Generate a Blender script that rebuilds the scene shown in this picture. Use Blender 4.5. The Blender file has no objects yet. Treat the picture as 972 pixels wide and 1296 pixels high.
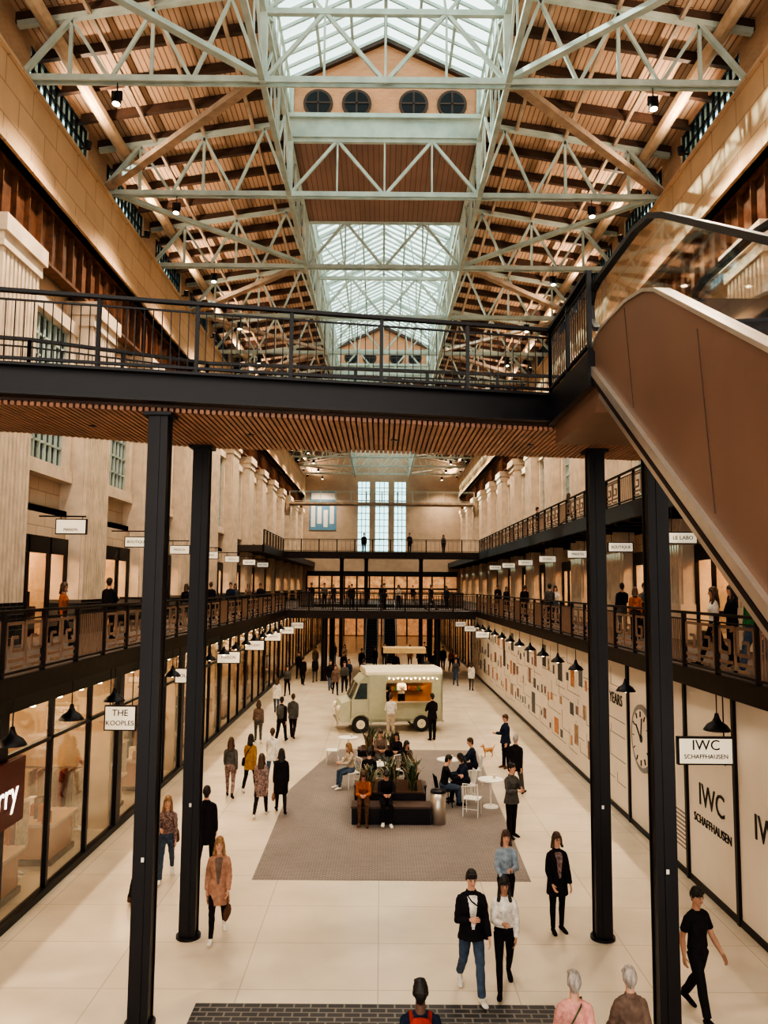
import bpy, math, random
import numpy as np
from mathutils import Vector
random.seed(7)
S=bpy.context.scene
COL=S.collection
# ------------------------------------------------------------------ materials
_m={}
def M(name,col,rough=.6,metal=0.,emit=0.,var=.12,scale=5.,bump=0.,ecol=None,spec=.5,st=(1,1,1)):
    if name in _m: return _m[name]
    m=bpy.data.materials.new(name); m.use_nodes=True; nt=m.node_tree; N=nt.nodes; L=nt.links
    b=N['Principled BSDF']; tc=N.new('ShaderNodeTexCoord'); nz=N.new('ShaderNodeTexNoise')
    nz.inputs['Scale'].default_value=scale; nz.inputs['Detail'].default_value=4
    mp=N.new('ShaderNodeMapping'); mp.inputs['Scale'].default_value=st
    L.new(tc.outputs['Object'],mp.inputs[0]); L.new(mp.outputs[0],nz.inputs['Vector'])
    r=N.new('ShaderNodeValToRGB'); r.color_ramp.elements[0].position=.3; r.color_ramp.elements[1].position=.7
    r.color_ramp.elements[0].color=[min(1,c*(1-var)) for c in col]+[1]
    r.color_ramp.elements[1].color=[min(1,c*(1+var)) for c in col]+[1]
    L.new(nz.outputs['Fac'],r.inputs['Fac']); L.new(r.outputs['Color'],b.inputs['Base Color'])
    b.inputs['Roughness'].default_value=rough; b.inputs['Metallic'].default_value=metal
    b.inputs['Specular IOR Level'].default_value=spec
    if bump:
        bp=N.new('ShaderNodeBump'); bp.inputs['Strength'].default_value=bump; bp.inputs['Distance'].default_value=.02
        L.new(nz.outputs['Fac'],bp.inputs['Height']); L.new(bp.outputs['Normal'],b.inputs['Normal'])
    if emit:
        b.inputs['Emission Color'].default_value=list(ecol or col)+[1]; b.inputs['Emission Strength'].default_value=emit
    _m[name]=m; return m
def MB(name,c1,c2,mortar,plane='yz',w=.45,h=.15,ms=.01,rough=.7,bump=.3,offset=.5):
    if name in _m: return _m[name]
    m=bpy.data.materials.new(name); m.use_nodes=True; nt=m.node_tree; N=nt.nodes; L=nt.links
    b=N['Principled BSDF']; tc=N.new('ShaderNodeTexCoord'); sp=N.new('ShaderNodeSeparateXYZ'); cb=N.new('ShaderNodeCombineXYZ')
    L.new(tc.outputs['Object'],sp.inputs[0])
    L.new(sp.outputs['XYZ'.index(plane[0].upper())],cb.inputs[0]); L.new(sp.outputs['XYZ'.index(plane[1].upper())],cb.inputs[1])
    bt=N.new('ShaderNodeTexBrick'); bt.offset=offset
    bt.inputs['Scale'].default_value=1; bt.inputs['Brick Width'].default_value=w; bt.inputs['Row Height'].default_value=h
    bt.inputs['Mortar Size'].default_value=ms; bt.inputs['Color1'].default_value=list(c1)+[1]; bt.inputs['Color2'].default_value=list(c2)+[1]
    bt.inputs['Mortar'].default_value=list(mortar)+[1]
    L.new(cb.outputs[0],bt.inputs['Vector'])
    nz=N.new('ShaderNodeTexNoise'); nz.inputs['Scale'].default_value=.8; nz.inputs['Detail'].default_value=5
    L.new(tc.outputs['Object'],nz.inputs['Vector'])
    mr=N.new('ShaderNodeMapRange'); mr.inputs['To Min'].default_value=.72; mr.inputs['To Max'].default_value=1.2
    L.new(nz.outputs['Fac'],mr.inputs['Value'])
    mx=N.new('ShaderNodeVectorMath'); mx.operation='SCALE'
    L.new(bt.outputs['Color'],mx.inputs[0]); L.new(mr.outputs[0],mx.inputs['Scale'])
    L.new(mx.outputs[0],b.inputs['Base Color']); b.inputs['Roughness'].default_value=rough
    if bump:
        bp=N.new('ShaderNodeBump'); bp.inputs['Strength'].default_value=bump; bp.inputs['Distance'].default_value=.01; bp.invert=True
        L.new(bt.outputs['Fac'],bp.inputs['Height']); L.new(bp.outputs['Normal'],b.inputs['Normal'])
    _m[name]=m; return m
def MG(name,tint=(1,1,1),refl=.12):
    if name in _m: return _m[name]
    m=bpy.data.materials.new(name); m.use_nodes=True; nt=m.node_tree; N=nt.nodes; L=nt.links
    N.remove(N['Principled BSDF']); o=N['Material Output']
    t=N.new('ShaderNodeBsdfTransparent'); t.inputs[0].default_value=list(tint)+[1]
    g=N.new('ShaderNodeBsdfGlossy'); g.inputs['Roughness'].default_value=.03
    lw=N.new('ShaderNodeLayerWeight'); lw.inputs['Blend'].default_value=.25
    mr=N.new('ShaderNodeMapRange'); mr.inputs['To Min'].default_value=refl*.4; mr.inputs['To Max'].default_value=min(1,refl*4)
    L.new(lw.outputs['Fresnel'],mr.inputs['Value'])
    x=N.new('ShaderNodeMixShader'); L.new(mr.outputs[0],x.inputs[0]); L.new(t.outputs[0],x.inputs[1]); L.new(g.outputs[0],x.inputs[2])
    L.new(x.outputs[0],o.inputs['Surface']); _m[name]=m; return m

floorM=MB('terrazzo_floor',(.70,.60,.475),(.67,.57,.445),(.53,.44,.34),'xy',2.07,1.55,.012,rough=.19,bump=0,offset=0)
paveM=MB('grey_paving',(.105,.083,.074),(.15,.12,.105),(.24,.195,.17),'xy',.12,.06,.012,rough=.6)
matM=MB('dark_entrance_brick',(.026,.025,.03),(.04,.038,.042),(.18,.16,.14),'xy',.24,.12,.014,rough=.5)
stoneM=MB('limestone_ashlar',(.64,.49,.36),(.59,.44,.32),(.40,.29,.20),'yz',1.1,.55,.014,rough=.8,bump=.3)
fluteM=M('fluted_limestone',(.68,.54,.41),.8,var=.15,scale=2,bump=.2)
beamM=MB('crane_beam_stone',(.62,.42,.26),(.55,.36,.22),(.35,.22,.13),'yz',1.55,.8,.018,rough=.85,bump=.2)
brickM=MB('wall_brick',(.52,.32,.20),(.45,.27,.17),(.48,.36,.26),'yz',.24,.085,.012)
brickEndM=MB('end_brick',(.52,.39,.29),(.47,.35,.25),(.5,.4,.3),'xz',.3,.11,.012)
gableM=MB('gable_terracotta',(.66,.30,.16),(.58,.25,.13),(.55,.32,.2),'xz',.25,.09,.01)
ceilM=MB('roof_boards',(.60,.405,.285),(.54,.355,.245),(.22,.13,.085),'yx',40,.17,.018,rough=.8)
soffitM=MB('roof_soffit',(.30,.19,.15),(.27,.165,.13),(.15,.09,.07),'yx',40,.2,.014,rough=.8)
rustM=M('rust_girder_steel',(.12,.048,.022),.6,.2,var=.4,scale=4)
darkM=M('black_steel',(.0055,.0045,.0075),.40,0,var=.2,spec=.35)
dark2=M('dark_bronze',(.020,.013,.012),.5,.1,var=.3,spec=.3)
bronzeM=M('light_bronze',(.25,.155,.105),.5,.2)
steelM=M('pale_green_steel',(.43,.50,.455),.55,.0,var=.16,scale=2)
steel2=M('tan_steel',(.40,.29,.21),.6,.0,var=.25,scale=2)
rafterM=M('brown_rafter',(.07,.038,.027),.6,var=.2)
whiteM=M('white_paint',(.76,.72,.65),.5,var=.04)
creamM=M('cream_board',(.80,.71,.59),.6,var=.04,scale=1)
slatM=M('timber_slats',(.345,.175,.11),.5,var=.2,scale=3)
tileM=MB('black_tile',(.015,.015,.017),(.02,.02,.022),(.1,.09,.08),'yz',.4,.2,.01,rough=.2)
copperM=M('copper_cladding',(.19,.105,.07),.42,.25,var=.10,scale=1.2)
silverM=M('brushed_steel',(.58,.52,.45),.3,.8,var=.05)
rubberM=M('handrail_rubber',(.02,.02,.022),.35)
glassM=MG('clear_glass',(.97,.98,.97),.10)
roofglassM=MG('roof_glass',(.66,.90,.97),.05)
lampM=M('warm_lamp_glow',(1,.82,.55),.5,emit=12,var=.01)
shoplightM=M('shop_ceiling_light',(1,.68,.38),.5,emit=18,var=.01)
shopwallM=M('shop_interior_wall',(.48,.22,.11),.8,var=.3,scale=1)
shopwall2=M('shop_interior_white',(.55,.41,.29),.8,var=.25,scale=1)
darkglassM=M('dark_window_glass',(.04,.06,.065),.08,var=.3)
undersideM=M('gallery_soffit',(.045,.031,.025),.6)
# ------------------------------------------------------------------ mesh builder
class B:
    def __init__(s): s.v=[];s.f=[];s.m=[];s.mats=[]
    def mi(s,m):
        if m not in s.mats: s.mats.append(m)
        return s.mats.index(m)
    def add(s,vs,fs,m):
        o=len(s.v); s.v+= [tuple(v) for v in vs]; i=s.mi(m)
        for f in fs: s.f.append(tuple(o+k for k in f)); s.m.append(i)
    def box(s,x0,x1,y0,y1,z0,z1,m):
        if x0>x1:x0,x1=x1,x0
        if y0>y1:y0,y1=y1,y0
        s.add([(x0,y0,z0),(x1,y0,z0),(x1,y1,z0),(x0,y1,z0),(x0,y0,z1),(x1,y0,z1),(x1,y1,z1),(x0,y1,z1)],
          [(0,3,2,1),(4,5,6,7),(0,1,5,4),(1,2,6,5),(2,3,7,6),(3,0,4,7)],m)
    def beam(s,p,q,w,h,m,up=(0,0,1)):
        p=Vector(p);q=Vector(q);d=(q-p).normalized();u=Vector(up)
        if abs(d.dot(u))>.97:u=Vector((0,1,0))
        a=d.cross(u).normalized()*w/2; b=a.cross(d).normalized()*h/2
        vs=[p-a-b,p+a-b,p+a+b,p-a+b,q-a-b,q+a-b,q+a+b,q-a+b]
        s.add(vs,[(0,3,2,1),(4,5,6,7),(0,1,5,4),(1,2,6,5),(2,3,7,6),(3,0,4,7)],m)
    def cyl(s,p,q,r0,r1,m,n=12,cap=True):
        p=Vector(p);q=Vector(q);d=(q-p).normalized();u=Vector((0,0,1)) if abs(d.z)<.9 else Vector((1,0,0))
        a=d.cross(u).normalized();b=d.cross(a)
        vs=[];
        for c,r in((p,r0),(q,r1)):
            for k in range(n):
                t=2*math.pi*k/n; vs.append(c+a*math.cos(t)*r+b*math.sin(t)*r)
        fs=[(k,(k+1)%n,n+(k+1)%n,n+k) for k in range(n)]
        if cap: fs+=[tuple(range(n-1,-1,-1)),tuple(range(n,2*n))]
        s.add(vs,fs,m)
    def prism(s,pts,axis,a0,a1,m):
        n=len(pts)
        def P(p,a):
            if axis=='x':return (a,p[0],p[1])
            if axis=='y':return (p[0],a,p[1])
            return (p[0],p[1],a)
        vs=[P(p,a0) for p in pts]+[P(p,a1) for p in pts]
        s.add(vs,[tuple(range(n-1,-1,-1)),tuple(range(n,2*n))]+[(k,(k+1)%n,n+(k+1)%n,n+k) for k in range(n)],m)
    def loft(s,st,m,hint=(1,0,0),rnd=True,n=12):
        st=[(Vector(p),rx,ry) for p,rx,ry in st]
        if rnd:
            d=(st[0][0]-st[1][0]).normalized(); p,rx,ry=st[0]; r=min(rx,ry)
            pre=[(p+d*r*.97,rx*.25,ry*.25),(p+d*r*.7,rx*.71,ry*.71)]
            d=(st[-1][0]-st[-2][0]).normalized(); p,rx,ry=st[-1]; r=min(rx,ry)
            st=pre+st+[(p+d*r*.7,rx*.71,ry*.71),(p+d*r*.97,rx*.25,ry*.25)]
        vs=[]
        for i,(p,rx,ry) in enumerate(st):
            a=st[max(0,i-1)][0]; b=st[min(len(st)-1,i+1)][0]; T=(b-a).normalized(); h=Vector(hint)
            if abs(T.dot(h))>.95:h=Vector((0,1,0))
            u=(h-T*h.dot(T)).normalized(); v=T.cross(u)
            for k in range(n):
                t=2*math.pi*k/n; vs.append(p+u*math.cos(t)*rx+v*math.sin(t)*ry)
        fs=[]
        for i in range(len(st)-1):
            for k in range(n): fs.append((i*n+k,i*n+(k+1)%n,(i+1)*n+(k+1)%n,(i+1)*n+k))
        fs+=[tuple(range(n-1,-1,-1)),tuple(range((len(st)-1)*n,len(st)*n))]
        s.add(vs,fs,m)
    def sph(s,c,r,m,n=8,sc=(1,1,1)):
        vs=[];c=Vector(c);R=n//2
        for i in range(1,R):
            ph=math.pi*i/R
            for k in range(n):
                t=2*math.pi*k/n; vs.append(c+Vector((r*sc[0]*math.sin(ph)*math.cos(t),r*sc[1]*math.sin(ph)*math.sin(t),r*sc[2]*math.cos(ph))))
        vs+= [c+Vector((0,0,r*sc[2])),c-Vector((0,0,r*sc[2]))]; a=len(vs)-2
        fs=[]
        for i in range(R-2):
            for k in range(n): fs.append((i*n+k,(i+1)*n+k,(i+1)*n+(k+1)%n,i*n+(k+1)%n))
        for k in range(n): fs+=[(a,k,(k+1)%n),(a+1,(R-2)*n+(k+1)%n,(R-2)*n+k)]
        s.add(vs,fs,m)
    def done(s,name,loc=(0,0,0),rz=0,smooth=False,parent=None,scale=1):
        me=bpy.data.meshes.new(name); me.from_pydata(s.v,[],s.f)
        for m in s.mats: me.materials.append(m)
        me.polygons.foreach_set('material_index',s.m)
        if smooth: me.polygons.foreach_set('use_smooth',[True]*len(s.f))
        me.update(); o=bpy.data.objects.new(name,me); COL.objects.link(o)
        o.location=loc; o.rotation_euler=(0,0,rz); o.scale=(scale,)*3
        if parent: o.parent=parent
        return o
def text(body,size,loc,rot,m,parent=None,name='lettering',align='CENTER',ext=.006):
    c=bpy.data.curves.new(name,'FONT'); c.body=body; c.size=size; c.align_x=align; c.align_y='CENTER'; c.extrude=ext; c.resolution_u=3
    c.materials.append(m); o=bpy.data.objects.new(name,c); COL.objects.link(o); o.location=loc; o.rotation_euler=rot
    if parent: o.parent=parent
    return o
H=math.pi/2
RL=(H,0,H); RR=(H,0,-H); RF=(H,0,0)
inkM=M('black_ink',(.01,.01,.01),.6)
# ------------------------------------------------------------------ people
def rad(a): return math.radians(a)
pend=[]
SK=M('skin_light',(.60,.33,.225),.55,var=.06); SKT=M('skin_tan',(.42,.22,.14),.55,var=.06); SKD=M('skin_dark',(.12,.06,.04),.5,var=.06)
SKINS=(SK,SKT,SKD)
LIP=M('lip',(.40,.13,.11),.5); EYE=M('eye_dark',(.02,.015,.012),.2); EYW=M('eye_white',(.6,.56,.52),.3)
def C(name,*c): return M('cloth_'+name,c,.9,var=.25,scale=14,bump=.15,spec=.2)
blk=C('black',.012,.010,.013); gry=C('grey',.08,.075,.07); wht=C('white',.68,.63,.56); tan=C('tan',.36,.19,.125); jean=C('jeans',.06,.085,.13)
navy=C('navy',.015,.022,.045); brn=C('brown',.10,.05,.03); pink=C('pink',.64,.30,.26); olive=C('olive',.06,.09,.05); must=C('mustard',.32,.17,.045)
rust=C('rust',.30,.09,.035); blue=C('paleblue',.27,.33,.39); beige=C('beige',.42,.34,.26); green=C('green',.04,.20,.07); plaid=M('cloth_plaid',(.20,.13,.115),.85,var=.75,scale=22); taupe=C('taupe',.15,.10,.078)
red=C('red',.28,.035,.025)
def HR(n,*c): return M(n,c,.55,var=.45,scale=30,bump=.4,st=(1,1,.12))
hB=HR('hair_black',.012,.009,.008); hBr=HR('hair_brown',.060,.028,.014); hG=HR('hair_grey',.34,.30,.27); hBl=HR('hair_blond',.25,.13,.055); HAIRS=(hB,hBr,hG,hBl)
WALK=((24,8),(-18,22)); WALK2=((-14,30),(20,6)); STAND=((2,2),(-2,3)); SIT=((84,82),(80,74))
ARMW=((-18,6,12,0),(20,6,22,0)); ARMS=((2,6,8,0),(0,6,10,0)); ARMF=((22,10,80,.85),(26,10,88,.85)); ARMH=((20,5,80,.3),(5,6,10,0)); ARML=((35,4,60,.5),(35,4,60,.5))
def person(name,x,y,z=0,h=1.72,yaw=0,fem=False,top=blk,bot=jean,shoe=blk,skin=SK,hair=hB,hl=0,hem=None,legs=STAND,arms=ARMS,lean=0,
           sleeve=True,inner=None,pack=None,bag=None,hy=0,hp=0,near=False,glasses=False,shoulderbag=None):
    P=[]
    hipz=.90
    X=(1,0,0)
    cl,sl=math.cos(rad(lean)),math.sin(rad(lean))
    def R(p):
        px,py,pz=p; dz=pz-hipz
        return Vector((px,py*cl-dz*sl,hipz+dz*cl+py*sl))
    w=.90 if fem else 1.0
    loose=.014 if hem else .0
    torc=[((0,0,.86),.13,.10),((0,.010,.93),.168 if fem else .158,.122)]
    P.append(([(R(p),a,b) for p,a,b in torc]+[(R((0,0,1.0)),.148,.106)],bot,X,True))
    hz=.965 if not fem else 1.0
    tor=[((0,0,hz),.163+loose,.118+loose),((0,0,1.08),(.130 if fem else .150)+loose,.104+loose),((0,-.006,1.18),(.138 if fem else .158)+loose,.112+loose),((0,-.012,1.28),.160*w+loose,(.126 if fem else .120)+loose),
         ((0,.004,1.35),.166*w+loose,.104+loose*.5),((0,.010,1.40),.148*w,.082),((0,.012,1.435),.105*w,.064)]
    P.append(([(R(p),a,b) for p,a,b in tor],top,X,False))
    for sd in(-1,1): P.append(([(R((0,.016,1.432)),.045,.045),(R((sd*.13*w,.010,1.385)),.045,.05)],top,(0,0,1),True))
    if fem:
        for sd in(-1,1): P.append(([(R((sd*.062,-.085,1.262)),.05,.046),(R((sd*.05,-.06,1.31)),.045,.04)],top,X,True))
    P.append(([(R((0,.016,1.42)),.060*w,.058),(R((0,.006,1.50)),.054*w,.055),(R((0,.0,1.55)),.052*w,.056)],skin,X,True))
    if hem or inner: P.append(([(R((0,.018,1.435)),.084*w,.076),(R((0,.016,1.475)),.070*w,.070)],top,X,False))
    ch,sh=math.cos(rad(hy)),math.sin(rad(hy)); cp,sp_=math.cos(rad(hp)),math.sin(rad(hp))
    def Hd(p):
        px,py,pz=p; pz-=1.55
        py,pz=py*cp-pz*sp_, pz*cp+py*sp_
        px,py=px*ch-py*sh,px*sh+py*ch
        return R((px,py,pz+1.54))
    hx=Hd((1,0,1.54))-Hd((0,0,1.54))
    head=[((0,-.062,1.540),.024,.022),((0,-.046,1.556),.044,.048),((0,-.026,1.59),.060,.074),((0,-.012,1.63),.070,.088),((0,-.006,1.66),.073,.093),((0,-.002,1.685),.064,.082)]
    P.append(([(Hd(p),a,b) for p,a,b in head],skin,hx,True))
    P.append(([(Hd((0,-.098,1.652)),.008,.008),(Hd((0,-.114,1.618)),.012,.012)],skin,hx,True))
    P.append(([(Hd((-.028,-.086,1.668)),.016,.010),(Hd((.028,-.086,1.668)),.016,.010)],skin,(0,0,1),True))
    for sd in(-1,1): P.append(([(Hd((sd*.074,.008,1.612)),.008,.014),(Hd((sd*.080,.012,1.648)),.009,.019)],skin,hx,True))
    if hair:
        P.append(([(Hd((0,.045,1.585)),.050,.045),(Hd((0,.040,1.63)),.074,.062),(Hd((0,.036,1.67)),.082,.072)],hair,hx,True))
        P.append(([(Hd((0,.004,1.700)),.083,.101),(Hd((0,.004,1.708)),.079,.097)],hair,hx,True))
        for sd in(-1,1): P.append(([(Hd((sd*.066,.002,1.695)),.016,.046),(Hd((sd*.072,.010,1.640)),.011,.026)],hair,hx,True))
        if not fem: P.append(([(Hd((.045,-.066,1.725)),.024,.026),(Hd((-.035,-.074,1.732)),.022,.024)],hair,(0,0,1),True))
        else:
            for sd in(-1,1): P.append(([(Hd((sd*.012,-.072,1.735)),.018,.020),(Hd((sd*.058,-.060,1.690)),.016,.024)],hair,(0,0,1),True))
        if hl>0:
            P.append(([(Hd((0,.045,1.68)),.082,.055),(Hd((0,.06,1.58)),.084,.045),(R((0,.082,1.46)),.096,.040),(R((0,.10,1.56-hl)),.085,.030)],hair,X,True))
            for sd in(-1,1): P.append(([(Hd((sd*.060,-.03,1.70)),.020,.034),(Hd((sd*.078,-.020,1.64)),.018,.034),(Hd((sd*.082,-.008,1.56)),.022,.034),(R((sd*.090,-.045,1.60-hl*.8)),.030,.028)],hair,X,True))
    for sd,(a,k) in zip((-1,1),legs):
        hp0=Vector((sd*.086,0,hipz)); a_=rad(a)
        kn=hp0+Vector((sd*.010,-math.sin(a_)*.43,-math.cos(a_)*.43)); b_=rad(a-k)
        an=kn+Vector((0,-math.sin(b_)*.41,-math.cos(b_)*.41)); m_=0 if fem else .008
        P.append(([(hp0,.090,.100),(hp0.lerp(kn,.5),.076+m_,.082+m_),(kn,.056+m_,.062+m_),(kn.lerp(an,.3)+Vector((0,.010,0)),.055+m_,.062+m_),(kn.lerp(an,.7),.045+m_*1.6,.049+m_*1.6),(an+Vector((0,0,.015)),.042+m_*1.8,.047+m_*1.8)],bot,X,False))
        fd=Vector((sd*.14,-math.cos(b_*.6),-math.sin(-b_*.6)*1.0))
        he=an+Vector((0,0,-.045))-fd*.045
        P.append(([(he,.034,.036),(an+Vector((0,0,-.035))+fd*.05,.040,.042),(an+Vector((0,0,-.052))+fd*.13,.046,.028),(an+Vector((0,0,-.060))+fd*.185,.036,.018)],shoe,X,True))
        P.append(([(an+Vector((0,0,.03)),.034,.038),(an+Vector((0,0,-.04)),.038,.042)],shoe,X,True))
    if hem:
        f=sum(math.sin(rad(a)) for a,k in legs)*-.08
        P.append(([(R((0,0,1.10)),.155,.125),((0,f*.3,.92),.186,.152),((0,f,hem),.205,.190)],top,X,False))
    hands=[]
    for sd,(a,o,bnd,inn) in zip((-1,1),arms):
        s0=R((sd*.163*w,.008,1.358)); a_=rad(a);o_=rad(o)
        d=Vector((sd*math.sin(o_),-math.sin(a_)*math.cos(o_),-math.cos(a_)*math.cos(o_)))
        e=s0+d*.28; b_=rad(a+bnd)
        d2=Vector((sd*math.sin(o_)*.5-sd*inn,-math.sin(b_),-math.cos(b_))).normalized()
        wr=e+d2*.245; ex=.008 if sleeve else 0
        if hem and sleeve: ex=.013
        if sleeve: P.append(([(s0,.052,.056),(s0.lerp(e,.35),.049+ex,.053+ex),(e,.041+ex,.044+ex)],top,X,True))
        else:
            P.append(([(s0,.054,.058),(s0.lerp(e,.35),.056,.060),(s0.lerp(e,.68),.060,.064)],top,X,False)); P.append(([(s0.lerp(e,.5),.046,.048),(e,.039,.041)],skin,X,True)); P.append(([(s0,.052,.056),(s0.lerp(e,.2),.052,.058)],top,X,True))
        P.append(([(e,.040+ex,.042+ex),(e.lerp(wr,.35),.041+ex,.043+ex),(wr.lerp(e,.03),.027+ex,.027+ex)],top if sleeve else skin,X,not sleeve))
        P.append(([(e,.038+ex,.040+ex),(e.lerp(wr,.2),.041+ex,.043+ex)],top if sleeve else skin,X,True))
        n=Vector((-sd,0,0)); n=(n-d2*n.dot(d2)).normalized(); wv=d2.cross(n).normalized()
        if wv.y>0: wv=-wv
        P.append(([(wr-d2*.03,.023,.021),(wr+d2*.01,.026,.020),(wr+d2*.045,.036,.017),(wr+d2*.088,.038,.0135)],skin,wv,True))
        hands.append((wr,d2,n,wv,sd))
    if pack: P.append(([(R((0,.17,1.0)),.13,.07),(R((0,.20,1.12)),.15,.095),(R((0,.19,1.30)),.145,.085),(R((0,.16,1.40)),.11,.055)],pack,X,True))
    b=B()
    for st,m,hnt,rd in P: b.loft(st,m,hnt,rd,14)
    o=b.done(name+'_tmp'); md=o.modifiers.new('r','REMESH'); md.mode='VOXEL'; md.voxel_size=.008 if near else .016
    e=B()
    for wr,d,n,wv,sd in hands:
        for i,fl in enumerate((.92,1,.95,.76)):
            bs=wr+d*.085+wv*(1.5-i)*.0195; d1=(d+n*.30).normalized(); d3=(d+n*.95).normalized()
            p1=bs+d1*.042*fl; e.loft([(bs-d*.012,.0092,.0092),(p1,.0082,.0082),(p1+d3*.040*fl,.0065,.0065)],skin,n,True,6)
        bs=wr+d*.03+wv*.024; d1=(d*.65+wv*.65+n*.35).normalized(); p1=bs+d1*.038
        e.loft([(bs,.012,.012),(p1,.010,.010),(p1+(d+n*.5+wv*.15).normalized()*.030,.008,.008)],skin,n,True,6)
    for sd in(-1,1):
        e.sph(Hd((sd*.029,-.0895,1.648)),.0115,EYW,8,(1.2,.7,.6)); e.sph(Hd((sd*.029,-.0965,1.648)),.0062,EYE,8)
        e.loft([(Hd((sd*.014,-.0965,1.667)),.0035,.0035),(Hd((sd*.030,-.098,1.671)),.004,.004),(Hd((sd*.048,-.085,1.666)),.003,.003)],hair or hG,(0,0,1),True,6)
        e.loft([(Hd((sd*.017,-.0955,1.655)),.0025,.0025),(Hd((sd*.029,-.099,1.658)),.0025,.0025),(Hd((sd*.042,-.090,1.654)),.0025,.0025)],EYE,(0,0,1),True,5)
        if glasses:
            for k in range(12):
                t0,t1=k*math.pi/6,(k+1)*math.pi/6
                e.cyl(Hd((sd*.032+.022*math.cos(t0),-.108,1.65+.018*math.sin(t0))),Hd((sd*.032+.022*math.cos(t1),-.108,1.65+.018*math.sin(t1))),.003,.003,EYE,5)
    e.loft([(Hd((-.022,-.088,1.587)),.004,.003),(Hd((0,-.099,1.587)),.007,.005),(Hd((.022,-.088,1.587)),.004,.003)],LIP,(0,0,1),True,6)
    if pack:
        for sd in(-1,1): e.loft([(R((sd*.09,.13,1.38)),.025,.010),(R((sd*.10,.02,1.445)),.025,.010),(R((sd*.11,-.09,1.39)),.025,.010),(R((sd*.12,-.13,1.25)),.025,.010),(R((sd*.15,-.05,1.08)),.02,.010)],pack,X,True,8)
    if bag:
        wr,d,n,wv,sd=hands[1]; g=wr+d*.11; zt=g.z-.14
        e.loft([((g.x-.02,g.y-.13,zt-.13),.05,.11),((g.x+.02,g.y+.13,zt-.13),.05,.11)],bag,X,True,8)
        e.cyl((g.x,g.y-.10,zt-.02),(g.x,g.y,g.z),.008,.008,bag,6); e.cyl((g.x,g.y+.10,zt-.02),(g.x,g.y,g.z),.008,.008,bag,6)
    if shoulderbag:
        e.loft([(R((.20,.02,1.0)),.05,.10),(R((.21,.02,.84)),.06,.12)],shoulderbag,X,True,10)
        e.loft([(R((.17,-.02,1.02)),.010,.010),(R((.13,-.145,1.25)),.010,.010),(R((-.02,-.130,1.36)),.010,.010),(R((-.09,-.04,1.45)),.010,.010),(R((-.06,.09,1.41)),.010,.010),(R((.02,.135,1.30)),.010,.010),(R((.16,.12,1.05)),.010,.010)],shoulderbag,X,True,6)
    pend.append((o,P,e,dict(name=name,x=x,y=y,z=z,h=h,yaw=yaw,inner=inner,lean=lean,shoe=shoe)))
def frame(T,h):
    h=np.array(h,float)
    if abs(T@h)>.95:h=np.array((0,1.,0))
    u=h-T*(T@h);u/=np.linalg.norm(u);return u,np.cross(T,u)
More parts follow.
